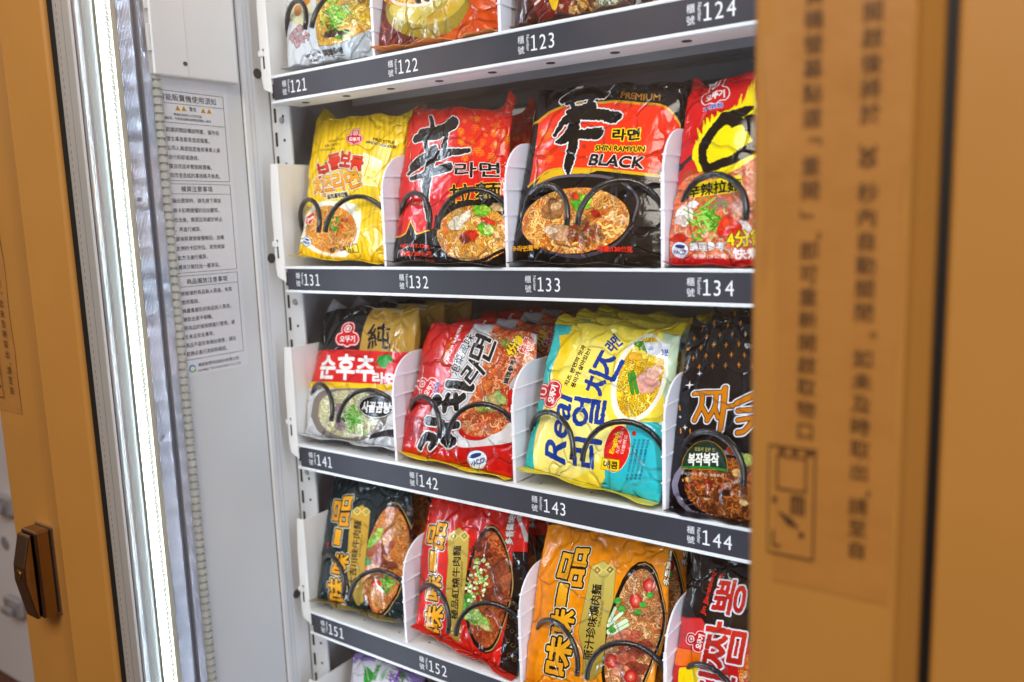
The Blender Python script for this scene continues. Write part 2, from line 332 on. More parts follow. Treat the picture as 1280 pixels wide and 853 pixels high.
# ------------------------------------------------------------------ trays with dividers, spirals and number strips
ROWZ = {12: .1628, 13: -.0408, 14: -.2440, 15: -.4474, 16: -.6506}
DIV = [-.7195, -.5680, -.4183, -.2670, -.1150]           # slot walls
LABX = [-.6996, -.5476, -.3978, -.2457]
M_tr = mat('tray_white', '#e8e7e6', .4, 0, .03, 12, .05, 500)
M_dv = mat('lilac_white_plastic', '#ebe7ee', .42, 0, .02, 20)
M_strip = mat('charcoal_strip', '#35363f', .5, 0, .06, 30, .04, 700, spec=.3)
M_lip = mat('white_lip', '#e2e4e6', .3)
M_wire = mat('black_spiral_wire', '#1a1819', .28, 0, .15, 80, coat=.3)
M_lab = mat('white_lettering', '#e6e7ea', .5)
COILM = {}
def coil_mesh(hand, t):
    pts = []; n = 26; R = .0315
    for i in range(int(n * 4.75)):
        a = -.12 + 2 * math.pi * i / n
        pts.append((hand * R * math.cos(a), .066 * (a + .12) / (2 * math.pi), R * math.sin(a)))
    return MB().tube(pts, .0026, 8)
def digits(tx, t, x, y, z, h):           # numerals with a footed 1
    for c in t:
        if c == '1':
            w = h * .11; tx.prism([(x + h * .27, y, z), (x + h * .27 + w, y, z), (x + h * .27 + w, y, z + h), (x + h * .29, y, z + h), (x + h * .10, y, z + h * .90), (x + h * .10, y, z + h * .82), (x + h * .27, y, z + h * .86)], (0, -.0001, 0))
            tx.box((x + h * .08, y, z), (x + h * .27, y - .0001, z + w)).box((x + h * .27 + w, y, z), (x + h * .56, y - .0001, z + w))
        else: put_text(tx, c, (x + h * .06, y, z), (1, 0, 0), (0, 0, 1), h / .727, sx=.86)
        x += h * .71
def make_tray(row, label):
    z = ROWZ[row]; t = thing('product_tray', (-.42, .6, z), label, 'tray', 'white trays with numbered strips')
    x0, x1 = -.7175, -.0925
    fl_ = MB().box((x0, .604, z - .0035), (x1, .96, z - .0015)); fl_.build('tray_floor', M_tr, t)
    repeat('drain_hole', MB().disc((0, .618, z - .0016), .0011, (0, 0, 1), .0003, 8), M_hole, t, [(DIV[k] + .02 + .027 * i, .012 * (i % 2), 0) for k in range(4) for i in range(5)])
    un = MB().box((x0, .610, z - .026), (x1, .6125, z - .0036)).box((x0, .61, z - .0285), (x1, .640, z - .026)); un.build('front_beam', M_tr, t)
    repeat('beam_hole', MB().disc((0, .620, z - .0286), .0042, (0, 0, -1), .0004, 12), M_hole, t, [(x0 + .03 + i * .062, 0, 0) for i in range(9)])
    for yy in (.72, .86): MB().box((x0, yy, z - .020), (x1, yy + .03, z - .0036)).build('cross_rail', M_in, t)
    st = MB().box((x0 + .004, .600, z - .0262), (x1, .604, z - .0030)).build('price_strip', M_strip, t)
    MB().box((x0, .5992, z - .0030), (x1, .606, z)).build('top_lip', M_lip, t, .0008)
    MB().box((x0, .5988, z - .0292), (x1, .606, z - .0262)).build('bottom_lip', M_lip, t, .0008)
    for k in range(4):
        tx = MB(); R, U = Vector((1, 0, 0)), Vector((0, 0, 1)); xs, y = LABX[k], .5996
        put_text(tx, '櫃', (xs + .0036, y, z - .0103), R, U, .0070, 'c'); put_text(tx, '號', (xs + .0036, y, z - .0188), R, U, .0070, 'c')
        put_text(tx, 'Number', (xs + .0092, y, z - .0072), -U, R, .0044, 'l', .9)
        digits(tx, str(row * 10 + k + 1), xs + .0128, y, z - .0208, .0125)
        tx.build('number_label', M_lab, st)
    # left end plate with its bent lip and clip
    ep = MB().box((-.7185, .602, z - .004), (-.7170, .95, z + .1115)).build('end_plate', M_tr, t, .0004)
    MB().prism([(-.7300, .6000, z - .012), (-.7168, .6000, z - .018), (-.7168, .6000, z + .1115), (-.7285, .6000, z + .1115), (-.7318, .6000, z + .070), (-.7318, .6000, z)], (0, .0016, 0)).build('bent_lip', M_tr, ep, .0005)
    MB().box((-.7272, .5996, z + .0085), (-.7250, .6001, z + .0215)).box((-.7272, .5996, z + .026), (-.7250, .6001, z + .0292)).build('lip_slot', M_hole, ep)
    MB().box((-.7325, .5978, z + .0215), (-.7252, .6000, z + .0275)).build('clip', M_lip, ep, .0005)
    ref = None
    for k in (1, 2, 3, 4):
        if ref is None:
            H, r = .1115, .036; o = [(.604, z), (.604, z + H - r)] + [(.604 + r - r * math.cos(a), z + H - r + r * math.sin(a)) for a in [math.pi / 2 * i / 8 for i in range(1, 9)]] + [(.95, z + H), (.95, z)]
            m = MB().prism([(DIV[k] - .0009, a, b) for a, b in o], (.0018, 0, 0))
            m.box((DIV[k] - .0016, .6032, z), (DIV[k] + .0016, .6052, z + H - r))
            ref = d_ = m.build('divider', M_dv, t, .0003); ref['k'] = k
            rb = MB()
            for q in (.0235, .046, .0685, .089): rb.box((DIV[k] - .0019, .6022 if q < .07 else .607, z + q), (DIV[k] + .0019, .95, z + q + .0013))
            rb.build('rib', M_dv, d_)
        else:
            d_ = ref.copy(); COL.objects.link(d_); d_.parent = t; d_.location.x = DIV[k] - DIV[1]
            for ch in ref.children: c = ch.copy(); COL.objects.link(c); c.parent = d_
    for k in range(4):
        cx = (DIV[k] + DIV[k + 1]) / 2
        for hand in (1, -1):                # the hand = 1 spiral stands on the left of its slot
            if hand not in COILM:
                o = coil_mesh(hand, t).build('spiral', M_wire, None, smooth=True)
                for v in o.data.vertices: v.co -= OFF
                COILM[hand] = o.data; bpy.data.objects.remove(o)
            o = bpy.data.objects.new('spiral', COILM[hand]); COL.objects.link(o); o.parent = t
            o.location = Vector((cx - hand * .0365, .5905, z + .040)) + OFF - base(t)
    return t
make_tray(12, 'topmost visible tray, its charcoal strip numbered 121 to 124')
make_tray(13, 'tray with charcoal strip numbered 131 to 134 below the yellow and black noodle packs')
make_tray(14, 'tray with charcoal strip numbered 141 to 144 at the middle of the shelves')
make_tray(15, 'tray with charcoal strip numbered 151 and 152 slanting to the bottom edge')
make_tray(16, 'lowest tray, only its white end plate and floor showing under strip 151')
# ------------------------------------------------------------------ print painter: draws each pack's artwork as code
RG = np.random.RandomState(7)
def rgb(h):
    if not isinstance(h, str): return np.array(h, np.float32)
    h = h.lstrip('#'); return np.array([int(h[i:i + 2], 16) / 255 for i in (0, 2, 4)], np.float32)
def vnoise(h, w, cell, seed=0):
    r = np.random.RandomState(seed); gh, gw = int(h / cell) + 3, int(w / cell) + 3; g = r.rand(gh, gw).astype(np.float32)
    y = np.arange(h) / cell; x = np.arange(w) / cell; yi, xi = y.astype(int), x.astype(int); fy = (y - yi)[:, None]; fx = (x - xi)[None]
    fy = fy * fy * (3 - 2 * fy); fx = fx * fx * (3 - 2 * fx); a = g[yi][:, xi]; b = g[yi][:, xi + 1]; c = g[yi + 1][:, xi]; d = g[yi + 1][:, xi + 1]
    return (a * (1 - fx) + b * fx) * (1 - fy) + (c * (1 - fx) + d * fx) * fy
def homog(src, dst):
    A = []
    for (x, y), (u, v) in zip(src, dst): A += [[x, y, 1, 0, 0, 0, -u * x, -u * y], [0, 0, 0, x, y, 1, -v * x, -v * y]]
    h = np.linalg.solve(np.array(A, float), np.array(dst, float).ravel()); return np.append(h, 1).reshape(3, 3)
def dil(m, r):
    r = int(round(r)); m = m.copy()
    for i in range(r):
        o = m.copy(); o[1:] |= m[:-1]; o[:-1] |= m[1:]; o[:, 1:] |= m[:, :-1]; o[:, :-1] |= m[:, 1:]
        if i % 2: o[1:, 1:] |= m[:-1, :-1]; o[:-1, :-1] |= m[1:, 1:]; o[1:, :-1] |= m[:-1, 1:]; o[:-1, 1:] |= m[1:, :-1]
        m = o
    return m
def smooth_path(pts, n=7):
    p = np.array(pts, float)
    if len(p) < 3: return np.array([p[0] + (p[-1] - p[0]) * t for t in np.linspace(0, 1, 6)])
    q = np.vstack([2 * p[0] - p[1], p, 2 * p[-1] - p[-2]]); out = []
    for i in range(1, len(q) - 2):
        for t in np.linspace(0, 1, n, endpoint=False):
            a, b, c, d = q[i - 1:i + 3]; out.append(.5 * (2 * b + (c - a) * t + (2 * a - 5 * b + 4 * c - d) * t * t + (3 * b - a - 3 * c + d) * t ** 3))
    return np.array(out + [p[-1]])
class Art:
    def __init__(s, corners, bg, aspect, W=600, seed=1):
        """corners TL TR BR BL of the pack front as read off a photo crop; art is given in that crop's pixels and laid flat"""
        s.W, s.H = W, int(W * aspect); s.h = homog(corners, [(0, 0), (W, 0), (W, s.H), (0, s.H)])
        s.a = np.empty((s.H, s.W, 3), np.float32); s.a[:] = rgb(bg); s.R = np.random.RandomState(seed)
    def c(s, p):
        p = np.atleast_2d(np.array(p, float)); q = np.c_[p, np.ones(len(p))] @ s.h.T; return q[:, :2] / q[:, 2:]
    def k(s, p, d=(1, 1)):
        a = s.c(p)[0]; p = np.array(p, float); b = s.c(p + [4, 0])[0]; c = s.c(p + [0, 4])[0]
        return math.sqrt(abs(np.cross(b - a, c - a))) / 4
    def put(s, mask, y0, x0, col, alpha=1.0):
        H, W = mask.shape; ya, xa = max(0, y0), max(0, x0); yb, xb = min(s.H, y0 + H), min(s.W, x0 + W)
        if ya >= yb or xa >= xb: return
        m = mask[ya - y0:yb - y0, xa - x0:xb - x0].astype(np.float32)[..., None] * alpha
        c = col if getattr(col, 'ndim', 1) == 1 else col[ya - y0:yb - y0, xa - x0:xb - x0]
        v = s.a[ya:yb, xa:xb]; v[:] = v * (1 - m) + c * m
    def _poly(s, q):
        x0, y0 = np.floor(q.min(0)).astype(int) - 1; x1, y1 = np.ceil(q.max(0)).astype(int) + 2
        x0, y0, x1, y1 = max(x0, -60), max(y0, -60), min(x1, s.W + 60), min(y1, s.H + 60)
        if x1 <= x0 or y1 <= y0: return np.zeros((1, 1), bool), 0, 0
        yy, xx = np.mgrid[y0:y1, x0:x1]; m = np.zeros(yy.shape, bool); n = len(q)
        for i in range(n):
            ax, ay = q[i]; bx, by = q[(i + 1) % n]
            if ay == by: continue
            m ^= ((ay > yy) != (by > yy)) & (xx < (bx - ax) * (yy - ay) / (by - ay) + ax)
        return m, y0, x0
    def grad(s, m, c0, c1, vert=True):
        t = np.linspace(0, 1, m.shape[0 if vert else 1], dtype=np.float32); t = t[:, None, None] if vert else t[None, :, None]
        return rgb(c0) * (1 - t) + rgb(c1) * t + np.zeros(m.shape + (1,), np.float32)
    def poly(s, pts, col, alpha=1, out=(), sm=False, rough=0):
        p = np.array(pts, float)
        if sm: p = smooth_path(list(p) + [p[0]], 8)
        q = s.c(p)
        if rough: q = q + s.R.normal(0, rough, q.shape)
        m, y, x = s._poly(q); s._fin(m, y, x, col, alpha, out); return m, y, x
    def _fin(s, m, y, x, col, alpha, out):
        if out:
            pad = int(sum(r for r, _ in out)) + 3; mm = np.pad(m, pad); y -= pad; x -= pad; rings = []; cur = mm
            for r, c in out: cur = dil(cur, max(1, r * .85)); rings.append((cur, c))
            for g, c in rings[::-1]: s.put(g, y, x, rgb(c), alpha)
            m = mm
        s.put(m, y, x, s.grad(m, *col) if isinstance(col, tuple) and isinstance(col[0], str) else rgb(col), alpha)
    def ell(s, c, rx, ry, rot, col, alpha=1, out=(), n=40, rough=0):
        r = math.radians(rot); pts = []
        for i in range(n):
            a = 2 * math.pi * i / n; k = 1 + (s.R.uniform(-rough, rough) if rough else 0); x, y = rx * k * math.cos(a), ry * k * math.sin(a)
            pts.append((c[0] + x * math.cos(r) - y * math.sin(r), c[1] + x * math.sin(r) + y * math.cos(r)))
        return s.poly(pts, col, alpha, out)
    def _stroke(s, q, r, jag=0):
        pad = r.max() + 3; x0, y0 = np.floor(q.min(0) - pad).astype(int); x1, y1 = np.ceil(q.max(0) + pad).astype(int)
        x0, y0, x1, y1 = max(x0, -40), max(y0, -40), min(x1, s.W + 40), min(y1, s.H + 40)
        if x1 <= x0 or y1 <= y0: return np.full((1, 1), 99.), 0, 0
        yy, xx = np.mgrid[y0:y1, x0:x1].astype(np.float32); d = np.full(yy.shape, 1e9, np.float32)
        for i in range(len(q) - 1):
            a, b = q[i], q[i + 1]; e = b - a; L = max(e @ e, 1e-6); t = np.clip(((xx - a[0]) * e[0] + (yy - a[1]) * e[1]) / L, 0, 1)
            d = np.minimum(d, np.hypot(xx - a[0] - t * e[0], yy - a[1] - t * e[1]) - (r[i] + (r[i + 1] - r[i]) * t))
        if jag: d = d + (vnoise(*d.shape, 5, 3) - .5) * jag + (vnoise(*d.shape, 14, 4) - .5) * jag
        return d, y0, x0
    def stroke(s, pts, w, col, out=(), alpha=1, jag=0, n=7):
        """w: widths (crop px) at both ends, or one for all"""
        q = s.c(smooth_path(pts, n)); k = s.k(pts[len(pts) // 2]); w = w if hasattr(w, '__len__') else (w, w)
        r = np.interp(np.linspace(0, 1, len(q)), np.linspace(0, 1, len(w)), w) * k / 2
        d, y, x = s._stroke(q, r, jag); s._fin(d < 0, y, x, col, alpha, out)
    def brush(s, strokes, col, out, jag=0):
        """several strokes united, so that their outline runs round the whole sign"""
        big = np.zeros((s.H + 80, s.W + 80), bool)
        for pts, w in strokes:
            q = s.c(smooth_path(pts)); k = s.k(pts[len(pts) // 2]); w = w if hasattr(w, '__len__') else (w, w)
            d, y, x = s._stroke(q, np.interp(np.linspace(0, 1, len(q)), np.linspace(0, 1, len(w)), w) * k / 2, jag); h, wd_ = d.shape
            v = big[y + 40:y + 40 + h, x + 40:x + 40 + wd_]; v |= (d < 0)[:v.shape[0], :v.shape[1]]
        s._fin(big, -40, -40, col, 1, out)
    def text(s, t, p0, p1, h, col, bold=0, out=(), shear=0, rough=0, alpha=1, fit=True, flip=False):
        """lettering whose middle line runs from p0 to p1, h tall, all in crop px"""
        v, f = glyph(t)
        if not len(v): return
        a, b = s.c(p0)[0], s.c(p1)[0]; p0, p1 = np.array(p0, float), np.array(p1, float); e = p1 - p0; e /= np.linalg.norm(e)
        up = np.array([e[1], -e[0]]); mid = (p0 + p1) / 2
        hv = s.c(mid + up * h / 2)[0] - s.c(mid - up * h / 2)[0]
        lo, hi = v.min(0), v.max(0); u = (v - lo) / np.maximum(hi - lo, 1e-6); u[:, 1] -= .5
        q = a + (u[:, :1] + shear * u[:, 1:] * np.linalg.norm(hv) / max(np.linalg.norm(b - a), 1)) * (b - a) + u[:, 1:] * hv
        x0, y0 = np.floor(q.min(0)).astype(int) - 2; x1, y1 = np.ceil(q.max(0)).astype(int) + 3
        m = np.zeros((y1 - y0, x1 - x0), bool); q = q - [x0, y0]
        for tri in q[f]:
            ax, ay = np.floor(tri.min(0)).astype(int); bx, by = np.ceil(tri.max(0)).astype(int) + 1
            X, Y = np.meshgrid(np.arange(ax, bx) + .0, np.arange(ay, by) + .0); w = []
            for i in range(3):
                A, B = tri[i], tri[(i + 1) % 3]; w.append((B[0] - A[0]) * (Y - A[1]) - (B[1] - A[1]) * (X - A[0]))
            m[ay:by, ax:bx] |= ((w[0] >= -.3) & (w[1] >= -.3) & (w[2] >= -.3)) | ((w[0] <= .3) & (w[1] <= .3) & (w[2] <= .3))
        if bold or rough:
            pad = int(bold + rough) + 2; m = np.pad(m, pad); y0 -= pad; x0 -= pad
        if bold: m = dil(m, bold * .75)
        if rough:
            H, W = m.shape; yy, xx = np.mgrid[0:H, 0:W]; n1 = (vnoise(H, W, 9, 11) - .5) * 2 * rough; n2 = (vnoise(H, W, 9, 12) - .5) * 2 * rough
            m = m[np.clip(yy + n1, 0, H - 1).astype(int), np.clip(xx + n2, 0, W - 1).astype(int)]
        s._fin(m, y0, x0, col, alpha, out)
    # --- food printed on the packs
    def region(s, pts, sm=True):
        p = smooth_path(list(pts) + [pts[0]], 8) if sm else np.array(pts, float); m, y, x = s._poly(s.c(p)); g = np.zeros((s.H, s.W), bool)
        H, W = m.shape; ya, xa = max(0, y), max(0, x); yb, xb = min(s.H, y + H), min(s.W, x + W)
        if yb > ya and xb > xa: g[ya:yb, xa:xb] = m[ya - y:yb - y, xa - x:xb - x]
        return g
    def eg(s, c, rx, ry, rot=0, n=24):
        r = math.radians(rot); return [(c[0] + rx * math.cos(a) * math.cos(r) - ry * math.sin(a) * math.sin(r), c[1] + rx * math.cos(a) * math.sin(r) + ry * math.sin(a) * math.cos(r)) for a in [2 * math.pi * i / n for i in range(n)]]
    def noodles(s, pts, base_, cols, n=170, w=4.2, L=46, dark=.72):
        g = s.region(pts); ys, xs = np.nonzero(g)
        if not len(ys): return
        t = vnoise(s.H, s.W, 26, 5)[..., None] * .5 + vnoise(s.H, s.W, 9, 6)[..., None] * .5
        s.a[g] = (rgb(base_) * (.86 + .5 * t))[g]
        for _ in range(int(n * 1.5)):
            i = s.R.randint(len(ys)); p = np.array([xs[i], ys[i]], float); d = s.R.uniform(0, 2 * math.pi); bend = s.R.uniform(-.5, .5); q = [p]; ph = s.R.uniform(0, 6); f_ = s.R.uniform(.5, 1.1)
            for j in range(9):
                d2 = d + bend * j / 4 + 1.0 * math.sin(ph + f_ * j); q.append(q[-1] + L / 9 * np.array([math.cos(d2), math.sin(d2)]))
            q = np.array(q); ww = w * s.R.uniform(.55, .95); D, y, x = s._stroke(q, np.full(len(q), ww)); H, W = D.shape
            ya, xa, yb, xb = max(0, y), max(0, x), min(s.H, y + H), min(s.W, x + W)
            if ya >= yb or xa >= xb: continue
            D = D[ya - y:yb - y, xa - x:xb - x]; v = s.a[ya:yb, xa:xb]; gm = g[ya:yb, xa:xb]; c = rgb(cols[s.R.randint(len(cols))])
            o = gm & (D < 1.2) & (D >= 0); v[o] *= dark; core = gm & (D < 0); c = c * s.R.uniform(.82, 1.1) * .82 + rgb(base_) * .2; v[core] = np.minimum(1, c); hi = gm & (D < -ww * .5); v[hi] = np.minimum(1, c * 1.06)
    def chunk(s, c, r, col, var=.25, rot=0, asp=1.0, edge=.6, seed=0):
        """a lump of meat or vegetable: irregular outline, grain, dark rim and a lit side"""
        n = 14; R = s.R; rr = math.radians(rot); pts = []
        for i in range(n):
            a = 2 * math.pi * i / n; k = R.uniform(.78, 1.12); x, y = r * k * math.cos(a), r * asp * k * math.sin(a); pts.append((c[0] + x * math.cos(rr) - y * math.sin(rr), c[1] + x * math.sin(rr) + y * math.cos(rr)))
        m, y, x = s._poly(s.c(smooth_path(pts + [pts[0]], 4))); e = np.pad(m, 3); s.put(dil(e, 2), y - 3, x - 3, rgb(col) * edge * .7, .4)
        H, W = m.shape; t = vnoise(H, W, 7, R.randint(999)) * .6 + vnoise(H, W, 18, R.randint(999)) * .4
        s.put(m, y, x, np.clip(rgb(col)[None, None] * (1 + (t[..., None] - .5) * 2 * var), 0, 1))
    def scatter(s, pts, cols, n, r, asp=.6, var=.2):
        p = np.array(pts, float); lo, hi = p.min(0), p.max(0); k = 0
        while k < n:
            c = s.R.uniform(lo, hi)
            ins = False
            for i in range(len(p)):
                a, b = p[i], p[(i + 1) % len(p)]
                if (a[1] > c[1]) != (b[1] > c[1]) and c[0] < (b[0] - a[0]) * (c[1] - a[1]) / (b[1] - a[1]) + a[0]: ins = not ins
            k += 1
            if ins: s.chunk(c, r * s.R.uniform(.6, 1.3), cols[s.R.randint(len(cols))], var, s.R.uniform(0, 180), asp)
    def ring(s, c, r, col, w):
        s.stroke([(c[0] + r * math.cos(a), c[1] + r * math.sin(a)) for a in [i * math.pi / 6 for i in range(13)]], w, col)
    def emblem(s, c, r, rot=0, t='오뚜기'):
        """red three-lobed crest with a white border and its name"""
        q = math.radians(rot); T = lambda x, y: (c[0] + r * (x * math.cos(q) - y * math.sin(q)), c[1] + r * (x * math.sin(q) + y * math.cos(q)))
        k = s.k(c) * r; o = [T(*p) for p in [(0, -1), (.38, -.88), (.5, -.5), (.42, -.22), (.8, -.05), (.92, .35), (.7, .72), (.3, .78), (0, .95), (-.3, .78), (-.7, .72), (-.92, .35), (-.8, -.05), (-.42, -.22), (-.5, -.5), (-.38, -.88)]]
        s.poly(o, '#c9202a', out=[(k * .07, '#f3ebe8'), (k * .07, '#c9202a')], sm=True)
        s.ring(T(0, -.52), r * .27, '#f3ebe8', r * .09); s.ring(T(0, -.52), r * .08, '#f3ebe8', r * .09)
        s.text(t, T(-.62, .32), T(.62, .32), r * .52, '#f6efec', bold=max(0, k * .03))
    def haccp(s, c, r, rot=0):
        q = math.radians(rot); e = np.array([math.cos(q), math.sin(q)]); c = np.array(c, float); u = np.array([e[1], -e[0]])
        s.ell(c, r, r * .82, rot, '#e9edf2', out=[(2, '#31508f')]); s.ell(c + u * r * .38, r * .6, r * .2, rot, '#31508f')
        s.text('HACCP', c - e * r * .72 - u * r * .22, c + e * r * .72 - u * r * .22, r * .42, '#31508f', bold=1)
    def finish(s, name):
        t = vnoise(s.H, s.W, 3, 21)[..., None] * .03 + vnoise(s.H, s.W, 60, 22)[..., None] * .03
        a = np.clip(s.a * (.97 + t), 0, 1) ** 1.22; g_ = a.mean(2, keepdims=True); a = np.clip(g_ + (a - g_) * 1.08, 0, 1);   # inks as printed
        im = bpy.data.images.new(name, s.W, s.H); px = np.ones((s.H, s.W, 4), np.float32); px[..., :3] = a[::-1]
        im.pixels.foreach_set(px.ravel()); im.update(); im.pack(); return im
# ------------------------------------------------------------------ the noodle packs: crumpled film pillows with crimped seals
def film(name, img=None, col=None, rough=.2, metal=0):
    m = bpy.data.materials.new(name); m.use_nodes = True; n, L = m.node_tree.nodes, m.node_tree.links; b = n['Principled BSDF']
    t = n.new('ShaderNodeTexCoord')
    if img:
        i = n.new('ShaderNodeTexImage'); i.image = img; i.extension = 'EXTEND'; L.new(t.outputs['UV'], i.inputs['Vector']); L.new(i.outputs['Color'], b.inputs['Base Color'])
    else: b.inputs['Base Color'].default_value = lin(col) + (1,)
    b.inputs['Roughness'].default_value = rough; b.inputs['Metallic'].default_value = metal; b.inputs['Coat Weight'].default_value = .4; b.inputs['Specular IOR Level'].default_value = .3; b.inputs['Coat Roughness'].default_value = .06
    z = n.new('ShaderNodeTexNoise'); z.inputs['Scale'].default_value = 95; z.inputs['Detail'].default_value = 2; z.inputs['Distortion'].default_value = 1.2
    L.new(t.outputs['Object'], z.inputs['Vector']); z2 = n.new('ShaderNodeTexVoronoi'); z2.feature = 'DISTANCE_TO_EDGE'; z2.inputs['Scale'].default_value = 26
    z3 = n.new('ShaderNodeTexNoise'); z3.inputs['Scale'].default_value = 20; mv = n.new('ShaderNodeVectorMath'); mv.operation = 'MULTIPLY_ADD'; mv.inputs[1].default_value = (.05, .05, .05)
    L.new(t.outputs['Object'], z3.inputs['Vector']); L.new(z3.outputs['Color'], mv.inputs[0]); L.new(t.outputs['Object'], mv.inputs[2]); L.new(mv.outputs[0], z2.inputs['Vector'])
    mr = n.new('ShaderNodeMapRange'); mr.inputs['From Max'].default_value = .05; L.new(z2.outputs['Distance'], mr.inputs['Value'])
    ad = n.new('ShaderNodeMath'); ad.operation = 'MULTIPLY_ADD'; ad.inputs[1].default_value = 1.0; L.new(mr.outputs['Result'], ad.inputs[0]); zm = n.new('ShaderNodeMath'); zm.operation = 'MULTIPLY'; zm.inputs[1].default_value = .22; L.new(z.outputs['Fac'], zm.inputs[0]); L.new(zm.outputs[0], ad.inputs[2])
    bp = n.new('ShaderNodeBump'); bp.inputs['Strength'].default_value = .7; bp.inputs['Distance'].default_value = .003; L.new(ad.outputs[0], bp.inputs['Height'])
    L.new(bp.outputs['Normal'], b.inputs['Normal']); L.new(bp.outputs['Normal'], b.inputs['Coat Normal'])
    return m
def crumple(nu, nv, seed, amp=.0011, n=30):
    R = np.random.RandomState(seed); v, u = np.mgrid[0:1:nv * 1j, 0:1:nu * 1j]; h = np.zeros((nv, nu))
    for _ in range(n):
        side = R.randint(5); q = R.rand()
        p = [(0, q), (1, q), (q, 0), (q, 1), (R.choice([.02, .98]), R.choice([.04, .96]))][side]
        a = math.atan2(.5 - p[1] + R.normal(0, .35), .5 - p[0] + R.normal(0, .35)); L = R.uniform(.12, .42); dx, dy = math.cos(a), math.sin(a)
        s = (u - p[0]) * dx + (v - p[1]) * dy; d = -(u - p[0]) * dy + (v - p[1]) * dx; d = d + .03 * np.sin(s * R.uniform(5, 14) + R.rand() * 6) * s
        h += R.choice([-1, 1]) * amp * R.uniform(.4, 1.3) * np.exp(-np.abs(d) / R.uniform(.010, .028)) * np.clip(1 - s / L, 0, 1) * (s > -.05)
    x = np.arange(nu) / nu
    for e, vv in ((1 - v, 0), (v, 1)):
        w = sum(np.sin(x * R.uniform(18, 70) + R.rand() * 6) for _ in range(5)); h += amp * .55 * w[None] * np.exp(-e / .07)
    h += (vnoise(nv, nu, 22, seed) - .5) * amp * 2.6
    return h
def make_pack(row, name, label, zoom, corners, artf, seal_top, seal_bot, lean=.045, ears=(1, 1), seed=0, yb=None, thick=(.010, .022), W=600, behind=0, blabel=None, cat='noodle pack', rough=.2, group=None, seal_len=.015, dy=.046):
    zx, zy, zs = zoom; ph = [(zx + a / zs, zy + b / zs) for a, b in corners]; zf = ROWZ[row] + .002; pts = []
    for i in (3, 2):                         # bottom corners stand on the tray
        y = .603 if yb is None else yb[i - 2]
        pts.append(P(*ph[i], y))
    BL, BR = pts
    TL = P(*ph[0], BL.y + lean); TR = P(*ph[1], BR.y + lean)
    for q in (TL, TR, BR, BL): q.z = max(q.z, zf)
    wd_ = ((BR - BL).length + (TR - TL).length) / 2; ht = ((TL - BL).length + (TR - BR).length) / 2
    u_ = (TL - BL).normalized() * .004; TL, TR = TL + u_, TR + u_
    BL, TL = BL - (BR - BL).normalized() * .0075, TL - (BR - BL).normalized() * .0075   # the left flank rolls back out of sight
    dl, dr = max([q for q in DIV if q < (BL.x + BR.x) / 2]) + .002, min([q for q in DIV if q > (BL.x + BR.x) / 2]) - .002
    art = Art(corners, '#888888', ht / wd_, W, seed + 3); artf(art); img = art.finish(name + '_print')
    m = film(name + '_film', img, rough=rough); t = thing(name, ((BL + BR) / 2), label, cat, group); Lb = base(t) - OFF
    nu, nv = 84, 104; H = crumple(nu, nv, seed + 40, .0013, 44); V, UV, F = [], [], []
    nrm = (BR - BL).cross(TL - BL).normalized()
    if nrm.y > 0: nrm = -nrm
    pf = lambda s: (1 - abs(2 * s - 1) ** 4.5) ** .7
    B = lambda u, v: (BL * (1 - u) + BR * u) * (1 - v) + (TL * (1 - u) + TR * u) * v
    R = random.Random(seed); wob = [R.uniform(-1, 1) for _ in range(8)]
    sag = lambda v: .0026 * (wob[0] * math.sin(v * 7 + wob[1]) + wob[2] * math.sin(v * 13 + wob[3]))
    ex = (BR - BL).normalized(); up = ((TL - BL) + (TR - BR)).normalized()
    crown = lambda u: .0035 * (1 - (2 * u - 1) ** 2) - .002 + .0016 * wob[6] * math.sin(u * 9 + wob[7] * 3) + .001 * math.sin(u * 23 + wob[5] * 3)
    # where the flat front's points fall in the print (a keystone-free layout of the flat panel)
    fl = np.array([[B(i / (nu - 1), j / (nv - 1))[:] for i in range(nu)] for j in range(nv)]).reshape(-1, 3)
    w_ = fl @ np.array(EF); px_ = 640 + 1010 * (fl @ np.array(EX)) / w_; py_ = 426.5 + 1010 * (fl @ np.array(EY)) / w_
    q_ = art.c(np.c_[(px_ - zx) * zs, (py_ - zy) * zs]); uvm = np.c_[q_[:, 0] / art.W, 1 - q_[:, 1] / art.H].reshape(nv, nu, 2).tolist()
    for side in (0, 1):
        for j in range(nv):
            for i in range(nu):
                u, v = i / (nu - 1), j / (nv - 1); e = pf(u) * pf(v) if 0 < i < nu - 1 and 0 < j < nv - 1 else 0
                p = B(u, v) + ex * sag(v) * (2 * u - 1) + up * crown(u) * v ** 3
                if side == 0: p = p + nrm * (thick[0] * (e - .8) + H[j, i] * min(1, 6 * e))
                else: p = p - nrm * (thick[1] * e + thick[0] * .8)
                p.x = min(max(p.x, dl), dr); V.append(p - Lb); UV.append(uvm[j][i])
    for side in (0, 1):
        o = side * nu * nv
        for j in range(nv - 1):
            for i in range(nu - 1):
                q = (o + j * nu + i, o + j * nu + i + 1, o + (j + 1) * nu + i + 1, o + (j + 1) * nu + i); F.append(q if side == 0 else q[::-1])
    me = bpy.data.meshes.new('wrapper'); me.from_pydata([tuple(p) for p in V], [], F); uvl = me.uv_layers.new(name='print')
    li = np.empty(len(me.loops), np.int32); me.loops.foreach_get('vertex_index', li); uvl.data.foreach_set('uv', np.array(UV, np.float32)[li].ravel())
    bm = bmesh.new(); bm.from_mesh(me); bmesh.ops.remove_doubles(bm, verts=bm.verts, dist=1e-6); bm.to_mesh(me); bm.free()
    me.materials.append(m); me.shade_smooth(); o = bpy.data.objects.new('wrapper', me); COL.objects.link(o); o.parent = t
